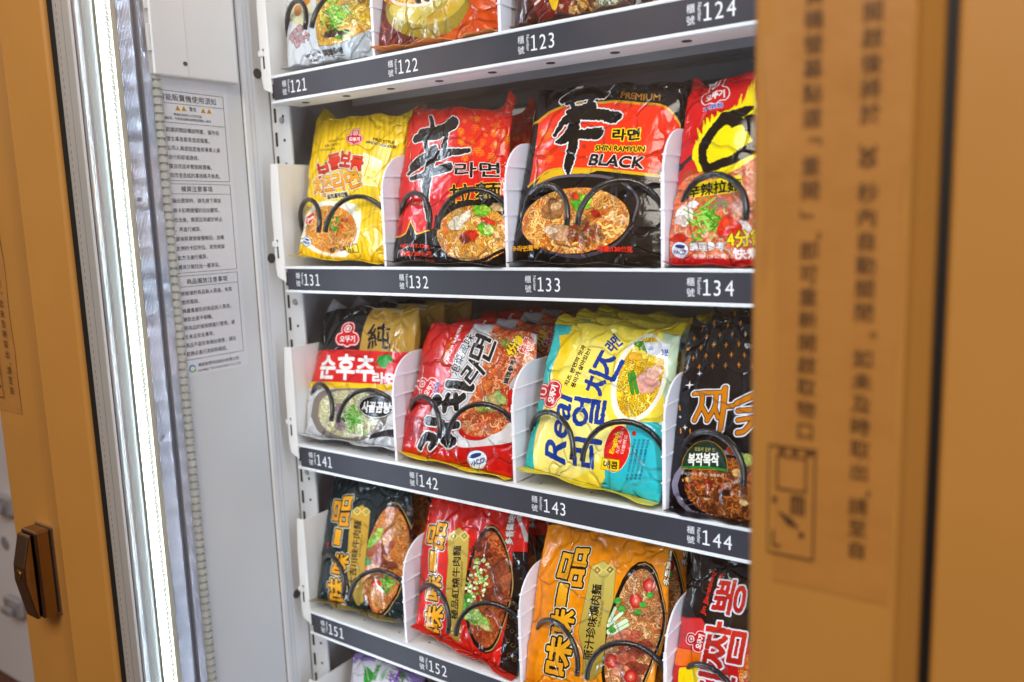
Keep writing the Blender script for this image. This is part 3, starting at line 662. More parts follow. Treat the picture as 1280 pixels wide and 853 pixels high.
    for which, colr in (('top_seal', seal_top), ('bottom_seal', seal_bot)):
        if colr is None: continue
        n, k = 70, 9; mb = MB(); top = which == 'top_seal'; Vv = []; rip = [R.uniform(0, 6) for _ in range(4)]
        for j in range(k):
            s = j / (k - 1)
            for i in range(n):
                u = i / (n - 1); ear = .8 * (ears[0] if u < .5 else ears[1]) * max(0, 1 - abs(min(u, 1 - u) - .05) / .15)
                w = .0012 * (math.sin(u * 21 + rip[0]) + math.sin(u * 37 + rip[1]) + .7 * math.sin(u * 9 + rip[2]))
                p = B(u, 1 if top else 0) + ex * sag(1 if top else 0) * (2 * u - 1) + up * (crown(u) if top else 0) - nrm * thick[0] * .8
                if top: dvec = up * (.18 + .95 * ear + .12 * wob[4]) + nrm * (-.75 + .75 * ear) + ex * (-.25 * ear if u < .5 else .25 * ear)
                else: dvec = -up * .12 + nrm * (.75 + .2 * wob[5]) 
                q = p + dvec * seal_len * s * (1 + .3 * ear) + nrm * (w * (.3 + s) + .0003 * math.cos(s * 40)) + up * (.0015 * math.sin(u * 15 + rip[3]) * s)
                if not top: q.z = max(q.z, ROWZ[row] + .0006 + .0003 * s)
                q.x = min(max(q.x, dl), dr); Vv.append(q)
        mb.add(Vv, [(j * n + i, j * n + i + 1, (j + 1) * n + i + 1, (j + 1) * n + i) for j in range(k - 1) for i in range(n - 1)])
        so = mb.build(which, film(name + '_' + which, None, colr, .28), t, smooth=True); q = so.modifiers.new('thickness', 'SOLIDIFY'); q.thickness = .0005
    for k in range(behind):
        c = copy_tree(t); c.location = t.location + Vector((R.uniform(-.003, .003), dy * (k + 1), R.uniform(-.001, .003)))
        c.rotation_euler = (R.uniform(-.03, .03), 0, R.uniform(-.04, .04)); c['label'] = blabel[k]
        g = group or 'packs queued in slot of ' + label.split(' with')[0]
    return t

# ---- artwork, each in the pixels of its own crop of the photo
NOOD = ['#f0c46a', '#e8b452', '#f6d488', '#dba044']; NOODR = ['#e8a860', '#d98c44', '#f0bd7c', '#cc7a34']
def art131(a):
    a.a[:] = rgb('#efce0c')
    for i in range(26):
        x = 40 + i * 23; a.stroke([(x, 60), (x + 9, 180), (x - 10, 330), (x + 6, 480), (x - 12, 640), (x, 820)], 9, '#dfb904')
    a.emblem((325, 172), 40, 5)
    a.text('2026.09.01', (192, 190), (272, 182), 13, '#4a4110', .6); a.text('有效日期西元', (170, 212), (250, 205), 14, '#4a4110', .4); a.text('保存期限', (140, 235), (225, 228), 13, '#6a5c10')
    a.text('MILD STYLE', (412, 186), (510, 194), 13, '#3a3410', .8); a.text('WHEAT NOODLES', (378, 204), (520, 217), 13, '#3a3410', .8)
    a.poly([(372, 262), (455, 298), (440, 420), (362, 410)], '#f7ec9a', out=[(5, '#fbf8e8')]); a.poly([(372, 262), (455, 298), (410, 330), (375, 315)], '#fdf3b4')
    for c, r in (((420, 350), 10), ((390, 385), 7), ((430, 395), 6), ((395, 340), 5)): a.ell(c, r, r * .9, 0, '#e7cf52')
    for t, p, q, h in (('보', (128, 345), (195, 330), 70), ('들', (190, 300), (255, 288), 74), ('보', (250, 282), (305, 288), 74), ('들', (305, 300), (365, 312), 66)): a.text(t, p, q, h, ('#dd5420', '#c23010'), 4, [(2.6, '#5e140a'), (3.5, '#f8f4e6'), (1.5, '#7d7462')])
    for t, p, q, h in (('치', (108, 425), (165, 420), 96), ('즈', (165, 405), (212, 400), 76), ('라', (212, 400), (275, 390), 92), ('면', (278, 395), (345, 372), 88)): a.text(t, p, q, h, ('#f4bd1c', '#dd8a0c'), 4, [(2.6, '#4a2e06'), (3.5, '#f8f4e6'), (1.5, '#7d7462')])
    a.text('起司風味拉麵', (180, 472), (285, 458), 26, '#3b332a', 1.5, [(3, '#f4efd8')], rough=1)
    a.poly([(40, 640), (60, 560), (130, 500), (230, 495), (340, 520), (358, 600), (330, 700), (250, 770), (110, 750), (50, 700)], '#f3efe0', sm=True, rough=1)
    a.noodles(a.eg((195, 635), 140, 118, 5), '#d98c3a', NOODR + NOOD, 210, 4.6, 60)
    a.scatter(a.eg((190, 600), 60, 50), ['#3f8f2c', '#62ab3a'], 26, 10); a.scatter(a.eg((265, 615), 40, 40), ['#d24a1c', '#e9a630'], 10, 7)
    for c in ((337, 535), (300, 492), (262, 485)): a.poly([(c[0] - 9, c[1] - 9), (c[0] + 9, c[1] - 9), (c[0] + 9, c[1] + 9), (c[0] - 9, c[1] + 9)], '#f7e76a', out=[(2, '#cfae08')])
    a.poly([(58, 572), (112, 550), (108, 585), (90, 600), (85, 612), (72, 600), (52, 605)], '#d0241c', out=[(2, '#f5e9df')]); a.text('Cheese', (62, 590), (105, 570), 16, '#f8efe8', .8)
    a.haccp((64, 695), 26, 20); a.text('重量111公克', (180, 738), (265, 730), 18, '#4a3a10', .8); a.text('4分鐘', (268, 735), (328, 728), 36, '#f4d21a', 1.5, [(3, '#3b2c08')])
def shin(a, st, out, rough=0): st = [(p, tuple(1.25 * q for q in (w if hasattr(w, '__len__') else (w, w)))) for p, w in st]; a.brush(st, '#191312', [(6, '#eceae8'), (1, '#191312')], rough)
def art132(a):
    a.a[:] = rgb('#d3251b'); a.poly([(290, 130), (520, 130), (520, 330), (420, 350), (330, 300)], '#e2461c', .6, sm=True)
    R = random.Random(3)
    for i in range(46):
        x, y = R.uniform(300, 500), R.uniform(150, 330); s_ = R.choice((18, 26, 30)); a.text('辛', (x, y), (x + s_, y), s_, R.choice(('#e98a1e', '#f0a52a', '#d76a16')), .6)
    shin(a, [([(186, 148), (196, 178), (200, 200)], (10, 18)), ([(128, 240), (175, 228), (230, 222), (284, 188)], (26, 34, 40)), ([(150, 215), (200, 208), (270, 200)], 22), ([(168, 252), (178, 295)], (18, 12)), ([(262, 232), (250, 280)], (12, 22)),
             ([(118, 352), (170, 322), (240, 312), (352, 292)], (26, 34, 14)), ([(100, 385), (150, 345), (205, 300)], (8, 24, 20)), ([(118, 405), (190, 385), (272, 362)], (14, 22, 26)), ([(205, 290), (182, 400), (176, 480), (178, 570)], (34, 34, 24, 8))], None, 5)
    a.text('라면', (295, 375), (466, 362), 60, '#17110f', 3, [(4, '#ece9e4')], .15, 1)
    a.text('拉麵', (275, 475), (470, 452), 78, '#15100c', 3, [(4, '#f2cf17')], .1, 2)
    a.poly([(40, 645), (84, 628), (107, 578), (132, 632), (180, 618), (225, 600), (250, 520), (500, 470), (500, 770), (40, 760)], '#17100f'); a.stroke([(45, 640), (84, 628), (107, 578), (132, 632), (185, 616)], 5, '#f0c519', n=1)
    a.noodles(a.eg((365, 630), 150, 112, -8), '#c8722c', NOOD + ['#f5dca0'], 190, 6, 60)
    for c, r, col, s_, rot in (((300, 590), 36, '#e9dcc4', .8, -40), ((335, 565), 40, '#f2ead8', .45, -50), ((465, 520), 28, '#cdb58c', .8, 0), ((400, 535), 34, '#7fb838', .7, 0), ((420, 530), 24, '#a8cf52', .6, 20), ((350, 640), 40, '#c23a1c', .6, -20), ((330, 655), 22, '#8c2a14', .8, 0), ((420, 610), 34, '#72b52e', 1, 10), ((428, 615), 20, '#c8dd8c', 1, 10), ((430, 580), 30, '#d8481c', .4, 20)): a.chunk(c, r, col, .22, rot, s_)
    a.stroke([(215, 560), (210, 640), (260, 730), (380, 735), (480, 690)], 10, '#2b211e'); a.stroke([(222, 650), (268, 722), (380, 726)], 3, '#8b7d78')
    a.text('NET WT.120g', (62, 680), (182, 682), 18, '#e2452a', .8); a.text('淨重:120公克', (58, 708), (188, 710), 20, '#e2452a', .8); a.text('調理參考', (110, 736), (190, 738), 14, '#c53a26', .5)
def art133(a):
    a.a[:] = rgb('#17110f'); a.poly([(170, 195), (250, 150), (420, 128), (560, 128), (690, 142), (752, 195), (735, 300), (655, 420), (500, 412), (340, 400), (220, 408), (130, 470), (148, 330)], ('#e8431b', '#e04a20'))
    a.stroke([(165, 198), (250, 152), (420, 130), (580, 128), (695, 144), (752, 205)], (14, 8), '#d3a31c'); a.stroke([(128, 468), (180, 430), (240, 405), (420, 404), (650, 422), (700, 412)], (10, 13), '#d3b21e'); a.poly([(185, 430), (260, 405), (420, 408), (300, 440), (215, 450), (160, 470)], '#e0b922', sm=True)
    R = random.Random(4)
    for i in range(16): x, y = R.uniform(160, 215), R.uniform(230, 390); a.text('辛', (x, y), (x + 28, y), 28, '#f0862a', .4)
    shin(a, [([(280, 112), (310, 95), (350, 88), (400, 60), (445, 62)], (30, 36, 40, 26)), ([(300, 125), (345, 110), (405, 92), (440, 95)], 26), ([(310, 130), (325, 165)], (18, 14)), ([(395, 110), (370, 155)], (22, 16)), ([(300, 172), (345, 158), (400, 145)], (14, 26)),
             ([(245, 260), (290, 205), (360, 178), (430, 180), (505, 188)], (14, 34, 38, 22)), ([(430, 175), (480, 205), (500, 185)], (30, 14)), ([(248, 292), (290, 275), (330, 205)], (12, 34, 24)), ([(300, 275), (360, 258), (420, 256)], (26, 36)), ([(330, 190), (318, 290), (302, 380), (300, 445)], (34, 34, 30, 6))], None, 5)
    a.text('PREMIUM', (505, 96), (665, 104), 27, '#b8862c', 1); a.text('FLAVOR', (590, 130), (650, 138), 12, '#8a6a20')
    a.text('라면', (480, 260), (592, 256), 44, '#191210', 2, [(5, '#f0d21c')], .1, 1); a.text('SHIN RAMYUN', (408, 314), (614, 318), 21, '#191210', 1.4, [(3, '#f0d21c')], .15)
    a.text('BLACK', (388, 362), (610, 374), 46, '#14100e', 3.2, [(4, '#efe9e6')], .2); a.text('®', (355, 308), (372, 308), 16, '#7a2412')
    for x in (388, 438, 476, 524, 572): a.stroke([(x - 3, 384), (x + 22, 386)], 5, '#14100e')
    a.ell((335, 590), 255, 168, -6, '#0e0b0b'); a.stroke([(95, 600), (130, 500), (240, 440), (400, 430), (520, 455), (580, 520), (560, 610)], (6, 12, 8), '#6d6670'); a.stroke([(100, 640), (170, 715), (320, 752), (470, 715), (560, 630)], (8, 14, 6), '#57505c')
    a.noodles(a.eg((325, 610), 222, 130, -6), '#dd8c3c', NOODR + ['#f5d69a', '#f2c67a'], 300, 5, 62)
    for c, r, col, s_, rot in (((240, 565), 46, '#a97a4c', .9, -30), ((250, 555), 26, '#d8b48a', .7, -30), ((350, 540), 38, '#69b52a', 1, 10), ((375, 530), 26, '#9ccf4a', .8, 40), ((330, 515), 20, '#e04a1c', .8, 0), ((260, 660), 50, '#cfa887', .7, 10), ((225, 650), 30, '#e3c9b0', .6, 0), ((415, 585), 22, '#c2301a', .5, 30), ((300, 600), 18, '#d0401c', .6, 0)): a.chunk(c, r, col, .28, rot, s_)
    a.scatter(a.eg((370, 665), 70, 50), ['#8a5a34', '#a06c40', '#b98556', '#b33a20'], 90, 9)
    a.text('辛라면블랙', (58, 722), (172, 716), 22, '#e0a41c', 1.5, (), .2, 2); a.text('淨重:130公克', (410, 722), (552, 726), 22, '#e23a22', 1)
def art134(a):
    a.a[:] = rgb('#cb1d1e'); a.poly([(180, 180), (300, 160), (480, 100), (480, 0), (200, 60)], '#d82a26', .6)
    a.poly([(140, 360), (200, 350), (280, 390), (480, 330), (480, 720), (80, 720), (100, 520)], '#b4522c', sm=True)
    a.noodles([(110, 420), (170, 370), (330, 350), (500, 300), (500, 700), (90, 690)], '#c4724e', ['#ecccb0', '#d8a080', '#e9d2c0', '#c8603c'], 150, 5, 60)
    a.stroke([(108, 470), (130, 350), (200, 300), (215, 345)], (8, 16, 10), '#3c2c2c')
    T = lambda x, y: (93.3 + .4378 * x, 26.7 + .4378 * y)
    fl_ = [([T(x, y), T(x + dx * .5, y - h * .6), T(x + dx, y - h)], (15, 9, 1.5)) for x, y, dx, h in ((650, 330, 10, 300), (620, 310, 20, 230), (590, 300, 30, 180), (570, 310, 30, 110), (540, 320, 20, 130), (500, 330, 10, 60), (450, 340, 30, 40), (400, 370, -20, 50), (350, 400, -10, 60), (320, 440, -20, 90), (290, 500, -10, 130), (270, 540, -40, 120), (250, 580, -30, 60), (235, 610, -30, 30), (300, 470, 15, 110))]
    a.brush(fl_ + [([T(225, 640), T(240, 570), T(310, 470), T(400, 370), T(520, 310), T(680, 250)], (34, 26)), ([T(250, 740), T(225, 660), T(228, 600)], (20, 22))], '#f3e21b', [(1, '#e2b414')], 4)
    a.poly([T(*p) for p in ((250, 590), (300, 520), (380, 430), (470, 345), (600, 300), (700, 300), (700, 600), (560, 700), (420, 760), (300, 790), (240, 700))], '#f3e21b', sm=True)
    a.stroke([T(*p) for p in ((640, 285), (560, 330), (450, 370), (370, 440), (300, 530), (268, 610), (275, 700), (312, 765))], (14, 34, 44, 34, 38, 30, 24, 30), '#231a16', jag=7)
    a.stroke([T(*p) for p in ((300, 745), (400, 715), (500, 690), (600, 620), (690, 560))], (26, 40, 44, 48), '#231a16', jag=7); a.stroke([T(*p) for p in ((430, 350), (560, 420), (640, 400), (700, 480))], (30, 46, 60, 60), '#231a16', jag=6)
    a.poly([T(*p) for p in ((365, 585), (400, 530), (450, 470), (555, 425), (585, 465), (560, 540), (510, 610), (440, 650), (375, 685), (362, 630))], '#f3e21b', sm=True, rough=1.5)
    a.stroke([T(*p) for p in ((330, 780), (420, 770), (540, 720), (660, 640))], (8, 26, 20, 14), '#f3e21b', jag=5)
    a.emblem((248, 92), 50, -5); a.text('不倒翁', (213, 152), (278, 145), 17, '#2b4fa8', 1.2, [(2, '#e9e6ee')])
    a.poly([(150, 435), (170, 400), (340, 375), (352, 415), (300, 432), (180, 446)], '#f0dc1a', rough=2); a.text('辛辣拉麵', (158, 428), (342, 404), 40, '#1b1412', 2, [(2, '#f0dc1a')], .1, 1)
    for c, r, col, s_, rot in (((150, 505), 36, '#efe6e2', .9, -70), ((135, 520), 22, '#d8c9c4', .8, 0), ((175, 470), 20, '#f3eeea', .7, 0), ((345, 540), 30, '#e8dcd8', .6, 20), ((330, 480), 36, '#c99a94', .6, 15), ((270, 470), 34, '#b4857c', .5, -20), ((295, 545), 48, '#d33a22', .7, 0), ((300, 535), 26, '#e8582c', .7, 0), ((130, 580), 30, '#b8301c', .5, 0), ((390, 600), 20, '#e9c29a', .6, 0)): a.chunk(c, r, col, .2, rot, s_)
    R = random.Random(9)
    for i in range(44):
        x, y = R.gauss(220, 24), R.gauss(515, 26); a.stroke([(x, y), (x + R.uniform(-25, 25), y + R.uniform(-22, 22)), (x + R.uniform(-40, 40), y + R.uniform(-34, 34))], R.uniform(3, 6), R.choice(('#58a72c', '#79c043', '#a5d46a', '#3f8a20')))
    a.poly([(80, 640), (200, 640), (420, 650), (480, 640), (480, 740), (80, 740)], '#c21a1e')
    a.haccp((130, 617), 30, 5); a.text('調理參考', (166, 608), (280, 606), 26, '#f2efee', 1.2, [(2, '#4a3a3a')]); a.text('重量:120公克', (172, 638), (282, 638), 14, '#eee6e2', .4)
    a.text('4分鐘', (290, 585), (420, 572), 52, '#f4dd1c', 2.5, [(4, '#2a1a0c')]); a.text('快煮', (308, 630), (395, 626), 32, '#f5f0ec', 2, [(3, '#c81c22')])
def art141(a):
    a.a[:] = rgb('#d7d8da'); a.poly([(90, 60), (392, 60), (338, 300), (105, 292)], '#232225'); a.poly([(385, 60), (680, 60), (610, 305), (338, 300)], ('#c2a04e', '#b4924a'))
    a.poly([(90, 286), (620, 300), (600, 480), (80, 455)], '#cc2420'); a.poly([(80, 455), (600, 478), (596, 512), (76, 488)], '#e9c410')
    a.emblem((280, 216), 62, 3); a.text('純', (386, 218), (500, 212), 128, '#1d1a17', 3, (), .1, 3)
    a.text('순후추', (130, 378), (420, 388), 128, '#eceae8', 6); a.text('라면', (414, 438), (540, 442), 58, '#eceae8', 3.5)
    a.poly([(432, 350), (445, 322), (500, 312), (515, 345), (490, 360), (480, 385), (450, 372)], '#3c9d48', sm=True); a.text('밀가루', (430, 382), (500, 385), 12, '#b9d6b9', .5)
    a.poly([(60, 640), (110, 540), (190, 500), (410, 500), (480, 560), (480, 680), (400, 750), (250, 775), (120, 740)], '#8b8078', sm=True)
    a.noodles([(112, 640), (140, 560), (220, 512), (360, 512), (440, 570), (445, 660), (380, 735), (240, 752), (140, 705)], '#b9b594', ['#d6d0ac', '#c9c39c', '#e2dfc6', '#bdb68e'], 260, 4.4, 40, .72)
    for c, r, col, s_, rot in (((240, 600), 30, '#9a8284', .9, 0), ((235, 690), 34, '#a18a8c', .7, -20), ((200, 640), 22, '#b49fa0', .7, 0), ((255, 660), 24, '#6f5c5e', .6, 0)): a.chunk(c, r, col, .2, rot, s_)
    R = random.Random(2)
    for i in range(60):
        x, y = R.gauss(310, 26), R.gauss(650, 34); a.stroke([(x, y), (x + R.uniform(-22, 22), y + R.uniform(-22, 22)), (x + R.uniform(-34, 34), y + R.uniform(-30, 30))], R.uniform(3, 7), R.choice(('#69a845', '#86c35c', '#a9d584', '#4f8f34')))
    a.ell((428, 592), 84, 56, 3, '#19171a', out=[(3, '#e9e7e6'), (3, '#19171a')]); a.text('사골곰탕', (358, 590), (500, 596), 56, '#efeeee', 2, (), .1, 1); a.text('맛', (500, 600), (535, 602), 30, '#efeeee', 1)
    a.poly([(60, 740), (240, 790), (360, 780), (420, 730), (560, 720), (560, 860), (30, 840)], '#3a383c', sm=True); a.poly([(340, 820), (380, 765), (560, 750), (560, 850), (360, 860)], '#c9cace', sm=True)
    a.text('조리예', (270, 738), (300, 742), 14, '#f3f3f3', .6); a.text('NET WT. 110g', (290, 744), (392, 746), 12, '#f3f3f3', .5); a.text('重量110公克', (448, 735), (520, 745), 20, '#3a3640', 1)
def art142(a):
    a.a[:] = rgb('#c3201d')
    a.poly([(400, 110), (470, 118), (540, 120), (470, 300), (420, 420), (360, 520), (300, 560), (210, 540), (260, 440), (320, 320)], '#c9c9cc', sm=True)
    a.poly([(640, 130), (700, 200), (660, 330), (560, 420), (560, 300)], '#c8c4c8')
    a.poly([(330, 520), (345, 620), (440, 640), (560, 560), (570, 640), (450, 668), (320, 660)], '#dcdadc', sm=True)
    a.noodles([(480, 128), (600, 148), (660, 190), (640, 280), (560, 400), (548, 560), (470, 622), (380, 618), (340, 560), (380, 480), (430, 380), (455, 250)], '#c96c3c', ['#e9b08a', '#d78658', '#c76a3a', '#ecc3a0', '#b9522a'], 330, 4.6, 56)
    for c, r, col, s_, rot in (((540, 205), 34, '#8d8a44', .7, 30), ((560, 235), 26, '#c8553a', .6, 0), ((480, 180), 22, '#d8a890', .5, 0), ((455, 400), 40, '#c97a3e', .5, -40), ((480, 470), 44, '#bfae7c', .7, 10), ((450, 500), 34, '#9aa452', .6, 0), ((520, 450), 36, '#a9c07c', .5, 50), ((500, 330), 40, '#cf7240', .4, -55)): a.chunk(c, r, col, .25, rot, s_)
    K = dict(col='#1d1918', out=[(7, '#e6e4e4'), (2, '#6b2a24')])
    a.brush([([(290, 395), (345, 400), (395, 412)], 34), ([(240, 462), (246, 470)], 44), ([(290, 445), (275, 510)], 26), ([(275, 480), (330, 470), (360, 450)], 30), ([(325, 445), (330, 500)], 26), ([(200, 555), (230, 560)], 36), ([(262, 570), (285, 640), (300, 650)], (40, 60, 30)), ([(280, 580), (330, 575)], 30), ([(150, 668), (185, 625), (225, 640), (200, 672)], (30, 38, 26)), ([(265, 640), (310, 645)], 36)], '#1d1918', K['out'], 2)
    a.text('라', (372, 378), (432, 300), 92, bold=4, shear=.1, **K); a.text('면', (420, 290), (452, 188), 96, bold=4, shear=.1, **K)
    a.text('泡菜風味', (310, 352), (388, 178), 40, '#2a2222', 1.5, [(3, '#e9e7e7')]); a.text('KIMCHI RAMEN', (280, 306), (336, 140), 14, '#f0e8e6', 1)
    a.text('保存期限有效日期', (252, 305), (292, 215), 11, '#d88a3a', .3); a.text('產品名稱泡菜拉麵', (268, 300), (306, 205), 11, '#d88a3a', .3); a.ell((240, 240), 14, 14, 0, '#b8482a')
    a.emblem((188, 402), 52, -62); a.text('不倒翁', (228, 434), (242, 384), 15, '#3a4c9c', .9, [(1.5, '#dfc6c4')])
    a.text('4分鐘', (545, 252), (606, 180), 52, '#f1d21a', 2.5, [(4, '#2a1612')]); a.text('快煮', (605, 250), (640, 182), 40, '#d2241e', 1.6, [(4, '#f2ecea')]); a.text('調理參考', (545, 390), (570, 282), 22, '#2b2320', .8, [(2, '#e8ded8')])
    for i in range(5): a.text('成分麵條調味粉包辣椒', (96 + i * 14, 640 - i * 2), (126 + i * 13, 530 + i * 4), 10, '#7c1210', .3)
    a.haccp((412, 728), 48, -18)
def art143(a):
    a.a[:] = rgb('#f1df62'); a.ell((230, 540), 190, 150, -30, '#f7efa8', .8); a.ell((300, 250), 120, 90, 0, '#f5e88a', .8); a.poly([(230, 120), (300, 120), (210, 300), (150, 420), (175, 300)], '#e9cf3a', .7)
    a.poly([(195, 110), (250, 118), (200, 215), (150, 400), (110, 560), (95, 680), (60, 660), (120, 420)], '#3dbdc3', .95, sm=True); a.poly([(205, 140), (246, 140), (240, 220), (212, 222)], '#efcf1c')
    a.poly([(470, 480), (620, 480), (640, 820), (400, 800), (345, 740), (380, 690), (382, 620), (460, 580)], '#3cbcc6', sm=False)
    a.poly([(600, 130), (690, 150), (660, 300), (610, 420), (590, 300)], '#b9d3cf', .8)
    a.poly(a.eg((515, 315), 98, 178, 16), '#f2efe0'); a.noodles(a.eg((520, 310), 80, 158, 16), '#d9ac1c', ['#f2d24a', '#f6e07a', '#e9bf2e', '#dfb01e'], 190, 4.4, 46, .62)
    for c, r, col, s_, rot in (((545, 330), 46, '#d9a89c', .9, -40), ((570, 290), 34, '#e6beb0', .7, -40), ((535, 215), 36, '#f4dc6a', .8, 0), ((500, 230), 26, '#e7b83a', .6, 0)): a.chunk(c, r, col, .12, rot, s_)
    for q in ([(492, 290), (510, 370)], [(480, 300), (492, 370)], [(500, 180), (545, 210)]): a.stroke(q, 13, '#4d9a34', out=[(1, '#2f6a20')])
    a.scatter(a.eg((530, 190), 50, 20), ['#4d9a34', '#7fb84a'], 14, 9)
    B_ = '#1b489c'
    for t, p, q, h in (('리', (308, 650), (318, 545), 112), ('얼', (318, 500), (334, 392), 120), ('치', (345, 372), (372, 300), 96), ('즈', (380, 300), (415, 228), 96)): a.text(t, p, q, h, B_, 5.5, (), .05, 2)
    a.text('라면', (398, 208), (432, 168), 52, B_, 2.2)
    a.text('Real', (192, 622), (228, 378), 78, B_, 4, (), .25, 1)
    a.text('치즈 본연의 맛과', (238, 342), (302, 192), 17, '#4b3a14', 1); a.text('풍미가 살아있는!', (264, 350), (322, 205), 17, '#4b3a14', 1)
    a.emblem((168, 368), 54, -74)
    a.poly(a.eg((432, 582), 46, 90, 14), '#d42a22', out=[(2, '#f2e6d8')]); a.text('English', (412, 600), (440, 520), 20, '#f2d61c', 1); a.text('치즈 소스를', (432, 600), (452, 515), 14, '#f5eee8', .6); a.text('더했어요', (450, 600), (468, 530), 13, '#f5eee8', .6)
    a.poly([(378, 618), (438, 626), (434, 668), (368, 658)], '#efd01c', out=[(2, '#b58f10')]); a.text('매콤', (380, 640), (432, 646), 28, '#3a2a10', 1.5)
    a.poly([(530, 178), (628, 170), (620, 238), (545, 222)], '#e8ecf2'); a.text('QUICK', (545, 200), (566, 200), 14, '#3a5aa8', .6); a.text('3분', (596, 208), (622, 206), 26, '#3a5aa8', 1)
    for i in range(4): a.text('重量134公克調理後參考份量', (462 + i * 16, 700), (500 + i * 16, 545), 9, '#1f6f8c', .3)
    a.ell((497, 524), 8, 10, 0, '#c22a22')
def art144(a):
    a.a[:] = rgb('#19161c'); a.poly([(140, 190), (460, 170), (460, 290), (120, 300)], '#241f24', .8); R = random.Random(8)
    for r_ in range(8):
        for c_ in range(9):
            x, y = 140 + c_ * 41 + (r_ % 2) * 18, 92 + r_ * 31
            if y < 232: a.stroke([(x, y - 7), (x, y + 7)], 2.6, '#c98a22'); a.stroke([(x - 4.5, y), (x + 4.5, y)], 2.6, '#c98a22')
    def star(x, y, s_, c='#ece8ea'):
        a.poly([(x, y - s_), (x + s_ * .2, y - s_ * .2), (x + s_, y), (x + s_ * .2, y + s_ * .2), (x, y + s_), (x - s_ * .2, y + s_ * .2), (x - s_, y), (x - s_ * .2, y - s_ * .2)], c)
    for x, y, s_ in ((155, 270, 14), (183, 237, 9), (135, 400, 9), (122, 368, 6)): star(x, y, s_)
    for x, y in ((124, 340), (120, 410), (150, 412), (128, 235)): a.stroke([(x, y - 6), (x, y + 6)], 4, '#e09a22')
    K = dict(out=[(5, '#1a1210'), (8, '#e8e4e8')])
    a.brush([([(170, 298), (218, 297)], 12), ([(194, 300), (190, 335), (166, 378)], 13), ([(192, 340), (205, 368)], 12), ([(222, 297), (252, 296)], 12), ([(236, 300), (230, 340), (205, 380)], 13), ([(230, 340), (240, 372)], 12), ([(262, 285), (256, 345), (246, 408)], (17, 14)), ([(262, 340), (284, 338)], 12), ([(295, 330), (350, 300), (380, 290)], (15, 19)), ([(300, 352), (400, 338)], 14), ([(300, 380), (340, 372), (400, 368)], 13), ([(345, 380), (320, 412), (300, 418)], 14)], ('#eaa41c', '#b46c0c'), K['out'])
    a.poly(a.eg((262, 590), 165, 120, 6), '#8f8a9c'); a.poly(a.eg((266, 592), 150, 108, 6), '#15101a'); a.noodles(a.eg((275, 590), 138, 96, 6), '#6a3a1c', ['#c07a3c', '#8a4a20', '#c48446', '#6e3818', '#b87434'], 220, 4.6, 56)
    for c, r, col in (((330, 500), 26, '#a9b46a'), ((285, 470), 20, '#b04a20'), ((215, 570), 16, '#b8482c'), ((300, 540), 18, '#d6b47a'), ((260, 600), 14, '#3a1a0c'), ((345, 560), 16, '#c85a30'), ((150, 560), 12, '#caa46a'), ((310, 630), 14, '#d8c08c')): a.chunk(c, r, col, .25, 20, .7)
    a.scatter(a.eg((200, 560), 70, 30), ['#c2643a', '#7a3418', '#d08a58'], 50, 7)
    dome = [(130, 525)] + [(198 + 70 * math.cos(t), 520 + 78 * math.sin(t)) for t in [math.pi * (1 + i / 16) for i in range(17)]] + [(268, 530)]
    a.poly(dome, '#153f2c', out=[(3, '#c89a34'), (2, '#3a2a10')]); a.text('복작복작', (146, 498), (242, 498), 38, '#f2f0ea', 2); a.text('정통의 깊은 맛', (165, 466), (230, 470), 12, '#d8c88a', .5); a.text('우리집에서 즐기는 중화요리', (128, 540), (255, 548), 10, '#e8dcc0', .4)
    a.stroke([(128, 522), (200, 522), (268, 532)], 6, '#2f8a3c')
    a.text('重量:136公克', (150, 660), (210, 672), 12, '#cfc9cc', .4)
def bowl15(a, c, rx, ry, rot, nood):
    a.poly(a.eg(c, rx * 1.14, ry * 1.08, rot), '#15100f'); a.stroke([p for p in a.eg(c, rx * 1.1, ry * 1.04, rot)[-7:] + a.eg(c, rx * 1.1, ry * 1.04, rot)[:7]], 5, '#b89c6a'); a.poly(a.eg(c, rx * 1.03, ry, rot), '#2a1a14')
    a.noodles(a.eg(c, rx, ry * .97, rot), '#b56a36', nood, 300, 4.6, 46)
def title15(a, pos):
    a_ = []
    K = dict(bold=5.5, out=[(8, '#14100c'), (5, '#ede7d6'), (1, '#14100c')], rough=1.2)
    for t, p, q, h in pos: a.text(t, p, q, h, ('#f2bf3a', '#e0a028'), **K)
def panel15(a, pts, t, p, q, h, c0='#c9b15a', sub='BEEF NOODLE'):
    a.poly(pts, (c0, '#b39a48'), out=[(2, '#8a7430')])
    top = pts[1]; s_ = abs(pts[2][0] - pts[0][0]) * .26
    for dx in (-1, 1): 
        for k in (1, .6, .25): a.poly([(top[0] + dx * s_ - s_ * k, top[1] + s_ * 1.5), (top[0] + dx * s_, top[1] + s_ * 1.5 - s_ * k), (top[0] + dx * s_ + s_ * k, top[1] + s_ * 1.5), (top[0] + dx * s_, top[1] + s_ * 1.5 + s_ * k)], '#e3d48a' if k != .6 else '#9c863c')
    a.text(t, p, q, h, '#1c1712', 1.4, (), 0, 1)
    o = np.array([h * .75, h * .06]); a.text(sub + ' INSTANT', np.array(p) * .55 + np.array(q) * .45 + o, np.array(q) * .8 + np.array(p) * .2 + o, h * .26, '#4a3c18', .3)
